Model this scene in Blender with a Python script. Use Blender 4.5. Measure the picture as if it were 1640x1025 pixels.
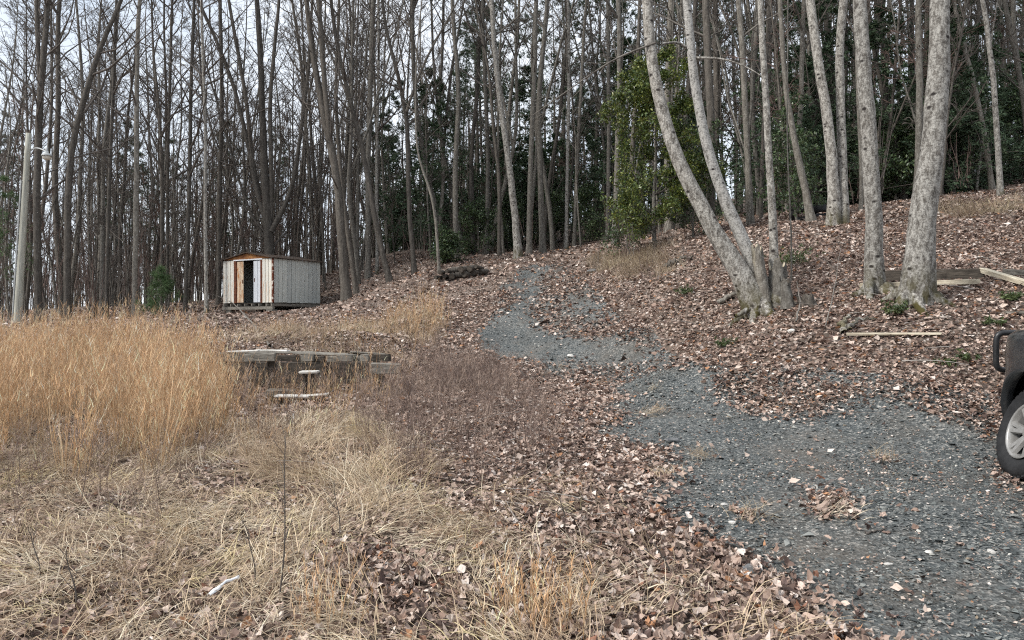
import bpy, bmesh, math, random
import numpy as np
from mathutils import Vector, Matrix

for _o in list(bpy.data.objects):
    bpy.data.objects.remove(_o)
SC = bpy.context.scene
COL = SC.collection
rng = np.random.default_rng(7)
random.seed(7)
R = math.radians

# ---------------------------------------------------------------- camera, sky, sun, exposure
F = 1171.0                      # focal length in pixels of the 1640 px wide photograph
CX, HY, EYE = 820.0, 512.0, 1.6
cam_d = bpy.data.cameras.new('camera')
cam = bpy.data.objects.new('camera', cam_d)
COL.objects.link(cam)
cam.location = (0, 0, EYE)
cam.rotation_euler = (R(90), 0, 0)
cam_d.sensor_width = 36
cam_d.lens = 36 * F / 1640
cam_d.clip_end = 3000
SC.camera = cam

SUN_AZ, SUN_EL = R(246), R(42)
w = bpy.data.worlds.new('World')
SC.world = w
w.use_nodes = True
nt = w.node_tree
nt.nodes.clear()
n_out = nt.nodes.new('ShaderNodeOutputWorld')
n_bg = nt.nodes.new('ShaderNodeBackground')
n_sky = nt.nodes.new('ShaderNodeTexSky')
n_sky.sky_type = 'NISHITA'
n_sky.sun_disc = False
n_sky.sun_elevation = SUN_EL
n_sky.sun_rotation = SUN_AZ
n_tc = nt.nodes.new('ShaderNodeTexCoord')
n_no = nt.nodes.new('ShaderNodeTexNoise')
n_no.inputs['Scale'].default_value = 4.0
n_no.inputs['Detail'].default_value = 5
n_rp = nt.nodes.new('ShaderNodeValToRGB')
n_rp.color_ramp.elements[0].position = 0.32
n_rp.color_ramp.elements[0].color = (5.4, 6.05, 6.9, 1)
n_rp.color_ramp.elements[1].position = 0.66
n_rp.color_ramp.elements[1].color = (7.9, 8.2, 8.6, 1)
n_mx = nt.nodes.new('ShaderNodeMixRGB')
n_mx.inputs[0].default_value = 0.86
n_bg.inputs['Strength'].default_value = 0.060
nt.links.new(n_tc.outputs['Generated'], n_no.inputs['Vector'])
nt.links.new(n_no.outputs['Fac'], n_rp.inputs[0])
nt.links.new(n_sky.outputs[0], n_mx.inputs[1])
nt.links.new(n_rp.outputs[0], n_mx.inputs[2])
nt.links.new(n_mx.outputs[0], n_bg.inputs[0])
nt.links.new(n_bg.outputs[0], n_out.inputs[0])

sun_d = bpy.data.lights.new('sun', 'SUN')
sun_d.energy = 1.5
sun_d.angle = R(14)
sun_d.color = (1.0, 0.96, 0.9)
sun = bpy.data.objects.new('sun', sun_d)
COL.objects.link(sun)
sv = Vector((math.sin(SUN_AZ) * math.cos(SUN_EL), math.cos(SUN_AZ) * math.cos(SUN_EL), math.sin(SUN_EL)))
sun.rotation_euler = (-sv).to_track_quat('-Z', 'Y').to_euler()
sun.location = sv * 60

vs = SC.view_settings
vs.view_transform = 'Standard'
vs.look = 'None'
vs.gamma = 1
vs.exposure = 1.42
vs.use_curve_mapping = False
SC.render.engine = 'CYCLES'
cy = SC.cycles
cy.max_bounces = 4
cy.diffuse_bounces = 2
cy.glossy_bounces = 2
cy.transmission_bounces = 2
cy.use_adaptive_sampling = True
cy.adaptive_threshold = 0.02
cy.filter_width = 1.15
cy.use_denoising = False
cy.denoiser = 'OPENIMAGEDENOISE'
cy.denoising_input_passes = 'RGB_ALBEDO_NORMAL'
cy.denoising_prefilter = 'ACCURATE'
SC.render.use_persistent_data = False


# ---------------------------------------------------------------- helpers
def at(px, py, d):
    return np.array([(px - CX) / F * d, d, EYE + (HY - py) / F * d])


class MB:
    """collects vertices, quads, triangles and per-vertex colours, builds one mesh"""

    def __init__(self):
        self.V, self.Q, self.T, self.C, self.n = [], [], [], [], 0

    def add(self, v, q=None, t=None, c=None):
        v = np.asarray(v, dtype=np.float32).reshape(-1, 3)
        if q is not None and len(q):
            self.Q.append(np.asarray(q, dtype=np.int64).reshape(-1, 4) + self.n)
        if t is not None and len(t):
            self.T.append(np.asarray(t, dtype=np.int64).reshape(-1, 3) + self.n)
        if c is not None:
            c = np.asarray(c, dtype=np.float32)
            if c.ndim == 1:
                c = np.tile(c, (len(v), 1))
            self.C.append(c)
        self.V.append(v)
        self.n += len(v)
        return self

    def mesh(self, name, material=None, smooth=True):
        me = bpy.data.meshes.new(name)
        V = np.concatenate(self.V) if self.V else np.zeros((0, 3), np.float32)
        Q = np.concatenate(self.Q) if self.Q else np.zeros((0, 4), np.int64)
        T = np.concatenate(self.T) if self.T else np.zeros((0, 3), np.int64)
        me.vertices.add(len(V))
        me.vertices.foreach_set('co', V.ravel())
        loops = np.concatenate([Q.ravel(), T.ravel()]).astype(np.int32)
        me.loops.add(len(loops))
        me.loops.foreach_set('vertex_index', loops)
        starts = np.concatenate([np.arange(len(Q)) * 4, len(Q) * 4 + np.arange(len(T)) * 3]).astype(np.int32)
        me.polygons.add(len(starts))
        me.polygons.foreach_set('loop_start', starts)
        me.polygons.foreach_set('use_smooth', np.full(len(starts), smooth, dtype=bool))
        if self.C:
            C = np.concatenate(self.C)
            if C.shape[1] == 3:
                C = np.concatenate([C, np.ones((len(C), 1), np.float32)], 1)
            a = me.attributes.new('Col', 'FLOAT_COLOR', 'POINT')
            a.data.foreach_set('color', C.astype(np.float32).ravel())
        if material is not None:
            me.materials.append(material)
        me.update(calc_edges=True)
        return me

    def obj(self, name, material=None, parent=None, smooth=True):
        return link(name, self.mesh(name, material, smooth), parent)


def link(name, data, parent=None):
    o = bpy.data.objects.new(name, data)
    COL.objects.link(o)
    if parent is not None:
        o.parent = parent
    return o


def empty(name, loc, rz=0.0):
    o = link(name, None)
    o.location = loc
    o.rotation_euler = (0, 0, rz)
    o.empty_display_size = 0.2
    return o


def tag(o, label, cat, group=None, kind=None):
    if label:
        o['label'] = label
    if cat:
        o['category'] = cat
    if group:
        o['group'] = group
    if kind:
        o['kind'] = kind
    return o


def copy_tree(o, parent=None):
    c = o.copy()
    COL.objects.link(c)
    if parent is not None:
        c.parent = parent
    for ch in o.children:
        copy_tree(ch, c)
    return c


def nrm(v):
    return v / np.maximum(np.linalg.norm(v, axis=-1, keepdims=True), 1e-9)


def tubes(P, Rr, k=5, rng=rng, rough=0.0, ref=None):
    """P (m,n,3), Rr (m,n) -> verts, quads of m tubes with k sides"""
    P = np.asarray(P, float)
    Rr = np.asarray(Rr, float)
    m, n, _ = P.shape
    tg = np.empty_like(P)
    tg[:, 1:-1] = P[:, 2:] - P[:, :-2]
    tg[:, 0] = P[:, 1] - P[:, 0]
    tg[:, -1] = P[:, -1] - P[:, -2]
    tg = nrm(tg)
    if ref is not None:
        ref = np.asarray(ref, float)[None, None, :]
    else:
        ref = np.where(np.abs(tg[..., 2:3]).mean(1, keepdims=True) > 0.85, np.array([1.0, 0, 0]), np.array([0, 0, 1.0]))
    a = nrm(np.cross(tg, ref))
    b = np.cross(tg, a)
    th = np.arange(k) * 2 * math.pi / k
    rad = Rr[..., None] * np.ones(k)
    if rough:
        rad = rad * (1 + rough * rng.normal(size=rad.shape))
    V = P[:, :, None, :] + rad[..., None] * (np.cos(th)[:, None] * a[:, :, None, :] + np.sin(th)[:, None] * b[:, :, None, :])
    i = np.arange(m)[:, None, None] * n * k + np.arange(n - 1)[None, :, None] * k
    j = np.arange(k)[None, None, :]
    j2 = (j + 1) % k
    Q = np.stack([i + j, i + j2, i + k + j2, i + k + j], -1).reshape(-1, 4)
    return V.reshape(-1, 3), Q


def ribbons(P, W, face=None, rng=rng):
    """P (m,n,3), W (m,n) half widths; flat strips"""
    P = np.asarray(P, float)
    m, n, _ = P.shape
    if face is None:
        th = rng.uniform(0, 2 * math.pi, m)
        face = np.stack([np.cos(th), np.sin(th), 0.25 * rng.normal(size=m)], -1)
    side = nrm(face)[:, None, :] * np.asarray(W)[..., None]
    V = np.stack([P - side, P + side], 2)
    i = np.arange(m)[:, None] * n * 2 + np.arange(n - 1)[None, :] * 2
    Q = np.stack([i, i + 1, i + 3, i + 2], -1).reshape(-1, 4)
    return V.reshape(-1, 3), Q


def spawn(P, Rr, cnt, t0, t1, length, ang, up, n, rs, rng, jit=0.18, taper=0.25, lpow=0.6, rmin=0.004):
    """children of m parent polylines: (m*cnt, n, 3)"""
    m, pn, _ = P.shape
    t = rng.uniform(t0, t1, (m, cnt))
    f = t * (pn - 1)
    i = np.minimum(f.astype(int), pn - 2)
    fr = (f - i)[..., None]
    idx = np.arange(m)[:, None]
    p0 = P[idx, i] * (1 - fr) + P[idx, i + 1] * fr
    tg = nrm(P[idx, i + 1] - P[idx, i])
    r0 = Rr[idx, i] * (1 - fr[..., 0]) + Rr[idx, i + 1] * fr[..., 0]
    rv = rng.normal(size=(m, cnt, 3))
    perp = nrm(rv - (rv * tg).sum(-1, keepdims=True) * tg)
    a = np.radians(ang[0] + (ang[1] - ang[0]) * rng.random((m, cnt)))[..., None]
    d = nrm(tg * np.cos(a) + perp * np.sin(a))
    if np.ndim(length) == 0:
        plen = np.linalg.norm(np.diff(P, axis=1), axis=-1).sum(1)[:, None]
        L = length * plen
    else:
        L = rng.uniform(length[0], length[1], (m, cnt))
    L = L * (1 - t) ** lpow * rng.uniform(0.6, 1.25, (m, cnt)) + 0.05
    out = np.empty((m, cnt, n, 3))
    out[:, :, 0] = p0
    step = (L / (n - 1))[..., None]
    for k in range(1, n):
        out[:, :, k] = out[:, :, k - 1] + d * step
        d = d + np.array([0, 0, up]) + rng.normal(size=d.shape) * jit
        d = nrm(d)
    rr = np.minimum(r0 * 0.72, np.maximum(rs * L, rmin))
    RR = np.maximum(rr[..., None] * np.linspace(1, taper, n), rmin * 0.8)
    return out.reshape(m * cnt, n, 3), RR.reshape(m * cnt, n)


# ---------------------------------------------------------------- node materials
def new_mat(name):
    m = bpy.data.materials.new(name)
    m.use_nodes = True
    t = m.node_tree
    t.nodes.clear()
    out = t.nodes.new('ShaderNodeOutputMaterial')
    b = t.nodes.new('ShaderNodeBsdfPrincipled')
    t.links.new(b.outputs[0], out.inputs[0])
    b.inputs['Specular IOR Level'].default_value = 0.2
    return m, t, b


def N(t, kind, **kw):
    n = t.nodes.new(kind)
    for k, v in kw.items():
        if k in n.inputs:
            n.inputs[k].default_value = v
        else:
            setattr(n, k, v)
    return n


def coords(t, scale=(1, 1, 1), space='Object'):
    tc = N(t, 'ShaderNodeTexCoord')
    mp = N(t, 'ShaderNodeMapping')
    mp.inputs['Scale'].default_value = scale
    t.links.new(tc.outputs[space], mp.inputs[0])
    return mp.outputs[0]


def noise(t, vec, scale, detail=4, rough=0.6):
    n = N(t, 'ShaderNodeTexNoise', Scale=scale, Detail=detail, Roughness=rough)
    t.links.new(vec, n.inputs['Vector'])
    return n.outputs['Fac']


def ramp(t, fac, stops, interp='LINEAR'):
    r = N(t, 'ShaderNodeValToRGB')
    r.color_ramp.interpolation = interp
    e = r.color_ramp.elements
    while len(e) < len(stops):
        e.new(0.5)
    for el, (p, c) in zip(e, stops):
        el.position = p
        el.color = (*c, 1) if len(c) == 3 else c
    t.links.new(fac, r.inputs[0])
    return r.outputs[0]


def mix(t, fac, a, b, mode='MIX'):
    m = N(t, 'ShaderNodeMixRGB', blend_type=mode)
    for s, v in ((0, fac), (1, a), (2, b)):
        if isinstance(v, (int, float)):
            m.inputs[s].default_value = v
        elif isinstance(v, tuple):
            m.inputs[s].default_value = (*v, 1)
        else:
            t.links.new(v, m.inputs[s])
    return m.outputs[0]


def bump(t, b, h, strength=0.5, dist=0.02):
    n = N(t, 'ShaderNodeBump', Strength=strength, Distance=dist)
    t.links.new(h, n.inputs['Height'])
    t.links.new(n.outputs[0], b.inputs['Normal'])


def bark(name, dark, mid, pale, lichen=(0.5, 0.62), vs_=0.22, scale=9.0, bstr=0.6, knots=0.0, moss=False):
    m, t, b = new_mat(name)
    v = coords(t, (1, 1, vs_))
    f = noise(t, v, scale, 6, 0.7)
    base = ramp(t, f, [(0.32, dark), (0.62, mid)])
    v2 = coords(t, (1, 1, 0.5))
    g = noise(t, v2, 16.0, 8, 0.82)
    lf = ramp(t, g, [(lichen[0], (0, 0, 0)), (lichen[1], (1, 1, 1))])
    c = mix(t, lf, base, pale)
    v3 = coords(t, (1, 1, 1.6))
    g2 = noise(t, v3, 30, 4, 0.75)
    sp = ramp(t, g2, [(0.40, (1, 1, 1)), (0.52, (0, 0, 0))])
    c = mix(t, mix(t, 0.62, (0, 0, 0), sp, 'MIX'), c, dark)
    if knots:
        vk = coords(t, (1, 1, 1.5))
        vo = N(t, 'ShaderNodeTexVoronoi', Scale=knots)
        t.links.new(vk, vo.inputs['Vector'])
        kf = ramp(t, vo.outputs['Distance'], [(0.10, (1, 1, 1)), (0.2, (0, 0, 0))])
        c = mix(t, kf, c, (0.035, 0.03, 0.028))
    if moss:
        tc = N(t, 'ShaderNodeTexCoord')
        sx = N(t, 'ShaderNodeSeparateXYZ')
        t.links.new(tc.outputs['Object'], sx.inputs[0])
        mr = N(t, 'ShaderNodeMapRange')
        mr.inputs['From Min'].default_value = 0.55
        mr.inputs['From Max'].default_value = 0.0
        t.links.new(sx.outputs['Z'], mr.inputs['Value'])
        mf = mix(t, 1.0, mr.outputs[0], ramp(t, noise(t, v2, 7, 4), [(0.4, (0, 0, 0)), (0.56, (1, 1, 1))]), 'MULTIPLY')
        c = mix(t, mf, c, (0.07, 0.06, 0.022))
    oi = N(t, 'ShaderNodeObjectInfo')
    c = mix(t, 1.0, c, ramp(t, oi.outputs['Random'], [(0, (0.72, 0.72, 0.72)), (1, (1.15, 1.13, 1.1))]), 'MULTIPLY')
    t.links.new(c, b.inputs['Base Color'])
    b.inputs['Roughness'].default_value = 0.95
    bump(t, b, f, bstr, 0.03)
    return m


def plain(name, c1, c2, scale=6, rough=0.85, vscale=(1, 1, 1), spec=0.2, metal=0.0, bstr=0.2, rnd=None, stops=(0.35, 0.65)):
    m, t, b = new_mat(name)
    v = coords(t, vscale)
    f = noise(t, v, scale, 5, 0.65)
    c = ramp(t, f, [(stops[0], c1), (stops[1], c2)])
    if rnd:
        oi = N(t, 'ShaderNodeObjectInfo')
        c = mix(t, 1.0, c, ramp(t, oi.outputs['Random'], [(0, (rnd[0],) * 3), (1, (rnd[1],) * 3)]), 'MULTIPLY')
    t.links.new(c, b.inputs['Base Color'])
    b.inputs['Roughness'].default_value = rough
    b.inputs['Specular IOR Level'].default_value = spec
    b.inputs['Metallic'].default_value = metal
    if bstr:
        bump(t, b, f, bstr, 0.01)
    return m


def vcol(name, rough=0.8, trans=0.0, spec=0.2):
    m, t, b = new_mat(name)
    a = N(t, 'ShaderNodeVertexColor', layer_name='Col')
    t.links.new(a.outputs[0], b.inputs['Base Color'])
    b.inputs['Roughness'].default_value = rough
    b.inputs['Specular IOR Level'].default_value = spec
    if trans:
        out = [n for n in t.nodes if n.type == 'OUTPUT_MATERIAL'][0]
        tr = N(t, 'ShaderNodeBsdfTranslucent')
        t.links.new(a.outputs[0], tr.inputs[0])
        ms = N(t, 'ShaderNodeMixShader')
        ms.inputs[0].default_value = trans
        t.links.new(b.outputs[0], ms.inputs[1])
        t.links.new(tr.outputs[0], ms.inputs[2])
        t.links.new(ms.outputs[0], out.inputs[0])
    return m


LEAF_PAL = np.array([
    (0.40, 0.305, 0.255), (0.30, 0.212, 0.17), (0.185, 0.128, 0.105), (0.075, 0.052, 0.045), (0.54, 0.445, 0.385),
    (0.68, 0.61, 0.56), (0.40, 0.215, 0.115), (0.26, 0.13, 0.085), (0.46, 0.35, 0.29), (0.13, 0.09, 0.08)])
LEAF_PAL = (LEAF_PAL * 0.92 + 0.08 * LEAF_PAL.mean(1, keepdims=True)) * np.array([1.05, 1.02, 0.99])
LEAF_P = np.array([0.20, 0.17, 0.13, 0.10, 0.14, 0.06, 0.025, 0.025, 0.09, 0.06])

M = {}
M['bark_pale'] = bark('bark_pale', (0.06, 0.053, 0.047), (0.185, 0.17, 0.15), (0.46, 0.445, 0.41), (0.42, 0.56), 0.45, 14, 0.8, 4.2, True)
M['bark_birch'] = bark('bark_birch', (0.06, 0.055, 0.05), (0.28, 0.265, 0.24), (0.62, 0.60, 0.56), (0.38, 0.50), 0.6, 9, 0.5, 5.5)
M['bark_grey'] = bark('bark_grey', (0.075, 0.068, 0.06), (0.19, 0.175, 0.15), (0.31, 0.295, 0.265), (0.46, 0.62), 0.16, 12, 0.7)
M['bark_dark'] = bark('bark_dark', (0.05, 0.045, 0.04), (0.14, 0.125, 0.108), (0.225, 0.208, 0.185), (0.5, 0.66), 0.14, 12, 0.8)
M['twig_dark'] = plain('twig_dark', (0.075, 0.065, 0.058), (0.165, 0.145, 0.128), 5, 0.9, bstr=0)
M['twig_grey'] = plain('twig_grey', (0.10, 0.09, 0.08), (0.22, 0.2, 0.175), 5, 0.9, bstr=0)
M['twig_red'] = plain('twig_red', (0.085, 0.06, 0.052), (0.19, 0.135, 0.115), 4, 0.9, bstr=0)
M['needle'] = vcol('needle', 0.6, 0.15)
M['broadleaf'] = vcol('broadleaf', 0.38, 0.15, 0.5)
M['litter'] = vcol('litter', 0.75, 0.12)
M['straw'] = vcol('straw', 0.7, 0.2)
M['stone'] = vcol('stone', 0.8)


def leaf_obj_mat():
    m, t, b = new_mat('fallen_leaf')
    oi = N(t, 'ShaderNodeObjectInfo')
    acc, st = 0.0, []
    for c, p in zip(LEAF_PAL, LEAF_P):
        st.append((acc, tuple(c)))
        acc += p
    c = ramp(t, oi.outputs['Random'], st, 'CONSTANT')
    f = noise(t, coords(t), 40, 3)
    c = mix(t, 1.0, c, ramp(t, f, [(0.3, (0.7, 0.68, 0.66)), (0.7, (1.2, 1.2, 1.2))]), 'MULTIPLY')
    t.links.new(c, b.inputs['Base Color'])
    b.inputs['Roughness'].default_value = 0.7
    return m


def ground_mat():
    m, t, b = new_mat('forest_floor')
    v = coords(t)
    nz = N(t, 'ShaderNodeTexNoise', Scale=9.0, Detail=3)
    t.links.new(v, nz.inputs['Vector'])
    v2 = mix(t, 0.12, v, nz.outputs['Color'])
    vo = N(t, 'ShaderNodeTexVoronoi', Scale=22.0)
    t.links.new(v2, vo.inputs['Vector'])
    sp = N(t, 'ShaderNodeSeparateColor')
    t.links.new(vo.outputs['Color'], sp.inputs[0])
    acc, st = 0.0, []
    for c, p in zip(LEAF_PAL, LEAF_P):
        st.append((acc, tuple(c * 0.78)))
        acc += p
    lc = ramp(t, sp.outputs[0], st, 'CONSTANT')
    soil = ramp(t, noise(t, v, 2.2, 6, 0.7), [(0.3, (0.06, 0.046, 0.037)), (0.7, (0.15, 0.118, 0.095))])
    edge = ramp(t, vo.outputs['Distance'], [(0.30, (0, 0, 0)), (0.62, (1, 1, 1))])
    c = mix(t, edge, lc, soil)
    t.links.new(c, b.inputs['Base Color'])
    b.inputs['Roughness'].default_value = 0.95
    bump(t, b, vo.outputs['Distance'], 0.7, 0.04)
    return m


def gravel_mat():
    m, t, b = new_mat('gravel_bed')
    v = coords(t)
    vo = N(t, 'ShaderNodeTexVoronoi', Scale=55.0)
    t.links.new(v, vo.inputs['Vector'])
    sp = N(t, 'ShaderNodeSeparateColor')
    t.links.new(vo.outputs['Color'], sp.inputs[0])
    c = ramp(t, sp.outputs[0], [(0, (0.05, 0.056, 0.058)), (0.35, (0.10, 0.112, 0.115)), (0.7, (0.17, 0.18, 0.18)), (0.9, (0.27, 0.27, 0.26)), (0.97, (0.45, 0.43, 0.40))])
    g = ramp(t, noise(t, v, 1.1, 5, 0.65), [(0.3, (0.6, 0.62, 0.62)), (0.7, (0.92, 0.9, 0.87))])
    c = mix(t, 1.0, c, g, 'MULTIPLY')
    du = ramp(t, noise(t, v, 0.8, 6, 0.7), [(0.48, (0, 0, 0)), (0.66, (0.6, 0.6, 0.6))])
    c = mix(t, du, c, (0.115, 0.098, 0.08))
    t.links.new(c, b.inputs['Base Color'])
    b.inputs['Roughness'].default_value = 0.85
    bump(t, b, vo.outputs['Distance'], 0.8, 0.012)
    return m


M['leaf_obj'] = leaf_obj_mat()
M['ground'] = ground_mat()
M['gravel'] = gravel_mat()
M['wood_grey'] = plain('weathered_timber', (0.10, 0.092, 0.08), (0.30, 0.275, 0.235), 7, 0.9, (1, 6, 6), bstr=0.5, rnd=(0.75, 1.1))
M['wood_pale'] = plain('pale_timber', (0.36, 0.31, 0.23), (0.62, 0.56, 0.44), 6, 0.85, (1, 7, 7), bstr=0.3)
M['wood_bleached'] = plain('bleached_timber', (0.40, 0.38, 0.34), (0.72, 0.70, 0.66), 6, 0.85, (1, 7, 7), bstr=0.3)
M['wood_dark'] = plain('dark_timber', (0.03, 0.026, 0.022), (0.10, 0.085, 0.07), 6, 0.9, (1, 5, 5), bstr=0.5)
M['pole'] = plain('pole_wood', (0.27, 0.265, 0.225), (0.48, 0.475, 0.41), 6, 0.9, (5, 5, 0.3), bstr=0.4)
M['rubber'] = plain('rubber', (0.012, 0.012, 0.013), (0.026, 0.026, 0.027), 12, 0.75, spec=0.3)
M['white_trash'] = plain('white_plastic', (0.62, 0.64, 0.66), (0.8, 0.8, 0.8), 8, 0.5)
M['moss'] = plain('moss', (0.035, 0.04, 0.012), (0.10, 0.095, 0.03), 18, 0.95, bstr=0.8)

# ---------------------------------------------------------------- terrain
CTRL = [(820, 1025, 3.3), (100, 1025, 3.4), (1600, 1025, 3.25), (820, 800, 5.4), (100, 800, 5.6), (1400, 800, 5.2),
        (1400, 680, 7.6), (1100, 700, 7.6), (820, 700, 7.7), (400, 700, 7.8), (50, 700, 7.9),
        (960, 640, 10), (1240, 640, 8.9), (1560, 620, 8.2), (700, 640, 10.2), (490, 642, 11), (200, 640, 11), (0, 640, 11.5),
        (850, 592, 13.5), (1050, 588, 12.2), (1240, 560, 9.7), (1240, 502, 11), (1465, 478, 10), (1400, 472, 11), (1465, 600, 8.1),
        (1430, 540, 9.1), (1590, 560, 8.6), (1600, 445, 11.3), (1600, 320, 20), (1500, 330, 19), (1350, 368, 17), (1200, 365, 19),
        (1100, 392, 18.5), (1100, 470, 13.2), (1000, 505, 16), (1000, 440, 19.5), (1000, 402, 23), (780, 515, 18), (850, 472, 21.5),
        (850, 442, 25), (870, 420, 28.5), (830, 416, 31), (700, 443, 28), (690, 500, 20.5), (690, 552, 15.5), (600, 472, 27),
        (560, 520, 19.5), (500, 556, 14.3), (400, 556, 14.3), (500, 626, 12.2), (400, 626, 12.2), (590, 620, 12.2), (435, 502, 28.6), (515, 500, 31.2), (358, 502, 30.6), (440, 500, 31.5), (540, 474, 31.5), (400, 514, 25), (360, 545, 18),
        (300, 512, 24), (200, 508, 27), (30, 530, 22), (100, 512, 28), (0, 522, 26), (640, 402, 42), (750, 396, 42), (900, 398, 40),
        (450, 470, 45), (250, 487, 45), (50, 497, 45), (1000, 378, 40), (1150, 352, 32), (1300, 337, 28), (1450, 312, 27), (1640, 297, 25)]
PTS = [at(*c) for c in CTRL]
PTS += [np.array(p, float) for p in [
    (4.36, 6.1, 0.246), (6.3, 6.4, 0.42), (6.2, 2, 0.2), (4.4, 2, 0.12), (9, 5, 1.3), (9, 0, 0.7), (0, 0, 0), (-6, 0, -0.05), (-12, 2, 0), (0, -8, -0.4), (-12, -8, -0.4), (12, -8, 0.4),
    (14, 10, 3.2), (22, 18, 6.0), (-14, 11, 0.35), (-24, 20, 1.0), (-40, 40, 1.6), (-40, 70, 1.2), (-12, 70, 5.4), (8, 70, 11.5), (30, 70, 14.0), (45, 40, 11), (45, 10, 7), (-40, 0, -0.6)]]
PTS = np.array(PTS)


def tps_fit(p, lam=0.35):
    n = len(p)
    d = np.linalg.norm(p[:, None, :2] - p[None, :, :2], axis=-1)
    K = np.where(d > 0, d * d * np.log(np.maximum(d, 1e-9)), 0)
    A = np.zeros((n + 3, n + 3))
    A[:n, :n] = K + lam * np.eye(n)
    A[:n, n:] = np.c_[np.ones(n), p[:, :2]]
    A[n:, :n] = A[:n, n:].T
    return np.linalg.solve(A, np.r_[p[:, 2], np.zeros(3)])


TW = tps_fit(PTS)


def axis(lo, hi, step, far, g=1.22):
    a = list(np.arange(lo, hi + 1e-6, step))
    s, x = step, hi
    while x < far[1]:
        s *= g
        x += s
        a.append(x)
    s, x, pre = step, lo, []
    while x > far[0]:
        s *= g
        x -= s
        pre.append(x)
    return np.array(pre[::-1] + a)


GX = axis(-12, 12, 0.14, (-420, 420))
GY = axis(1.5, 33, 0.16, (-120, 600))


def bumps(x, y):
    z = 0.0 * x
    r2 = np.random.default_rng(3)
    for k, a in ((0.5, 0.05), (1.1, 0.028), (2.3, 0.018), (4.7, 0.010)):
        for _ in range(5):
            th, ph = r2.uniform(0, 6.28, 2)
            z = z + a * 0.5 * np.sin(k * 2 * (x * np.cos(th) + y * np.sin(th)) + ph + 1.3 * np.sin(k * 0.7 * x + ph) + 1.1 * np.sin(k * 0.6 * y))
    return z


def raw_h(x, y):
    xc, yc = np.clip(x, -45, 48), np.clip(y, -8, 72)
    sh = xc.shape
    q = np.stack([xc.ravel(), yc.ravel()], -1)
    z = TW[-3] + q @ TW[-2:]
    for s in range(0, len(PTS)):
        d2 = ((q - PTS[s, :2]) ** 2).sum(-1)
        z += TW[s] * 0.5 * d2 * np.log(np.maximum(d2, 1e-12))
    return z.reshape(sh)


_gx, _gy = np.meshgrid(GX, GY, indexing='ij')
GZ = raw_h(_gx, _gy)
_amp = np.clip((_gy - 2) / 10, 0.5, 1.6)
_amp = _amp * np.clip((np.hypot(_gx + 9.8, _gy - 30.5) - 2.2) / 2, 0.1, 1)
GZ = GZ + bumps(_gx, _gy) * _amp


def H(x, y):
    x, y = np.asarray(x, float), np.asarray(y, float)
    i = np.clip(np.searchsorted(GX, x) - 1, 0, len(GX) - 2)
    j = np.clip(np.searchsorted(GY, y) - 1, 0, len(GY) - 2)
    u = np.clip((x - GX[i]) / (GX[i + 1] - GX[i]), 0, 1)
    v = np.clip((y - GY[j]) / (GY[j + 1] - GY[j]), 0, 1)
    return GZ[i, j] * (1 - u) * (1 - v) + GZ[i + 1, j] * u * (1 - v) + GZ[i, j + 1] * (1 - u) * v + GZ[i + 1, j + 1] * u * v


_ts = np.concatenate([np.arange(1.5, 40, 0.05), np.arange(40, 120, 0.4)])


def hit(px, py):
    """where the ground lies under a point of the photograph"""
    x = (px - CX) / F * _ts
    z = EYE + (HY - py) / F * _ts
    below = z < H(x, _ts)
    if not below.any():
        return None
    k = int(np.argmax(below))
    return np.array([x[k], _ts[k], float(H(x[k], _ts[k]))])


def world_poly(pts):
    return np.array([p[:2] for p in (hit(*q) for q in pts) if p is not None])


def inside(poly, x, y):
    c = np.zeros(np.shape(x), bool)
    n = len(poly)
    for i in range(n):
        x0, y0 = poly[i]
        x1, y1 = poly[(i + 1) % n]
        if y0 == y1:
            continue
        k = ((y0 > y) != (y1 > y)) & (x < (x1 - x0) * (y - y0) / (y1 - y0) + x0)
        c ^= k
    return c


def dist_poly(poly, x, y):
    """signed distance, positive inside"""
    d = np.full(np.shape(x), 1e9)
    n = len(poly)
    for i in range(n):
        a, b = poly[i], poly[(i + 1) % n]
        ab = b - a
        L = (ab ** 2).sum() + 1e-12
        t = np.clip(((x - a[0]) * ab[0] + (y - a[1]) * ab[1]) / L, 0, 1)
        d = np.minimum(d, np.hypot(x - a[0] - t * ab[0], y - a[1] - t * ab[1]))
    return np.where(inside(poly, x, y), d, -d)


nx, ny = len(GX), len(GY)
ii = (np.arange(nx - 1)[:, None] * ny + np.arange(ny - 1)[None, :]).ravel()
g = MB().add(np.stack([_gx, _gy, GZ], -1), np.stack([ii, ii + ny, ii + ny + 1, ii + 1], -1))
ground = g.obj('ground', M['ground'])
tag(ground, 'leaf covered slope rising into the winter woods', 'ground', kind='structure')

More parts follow.
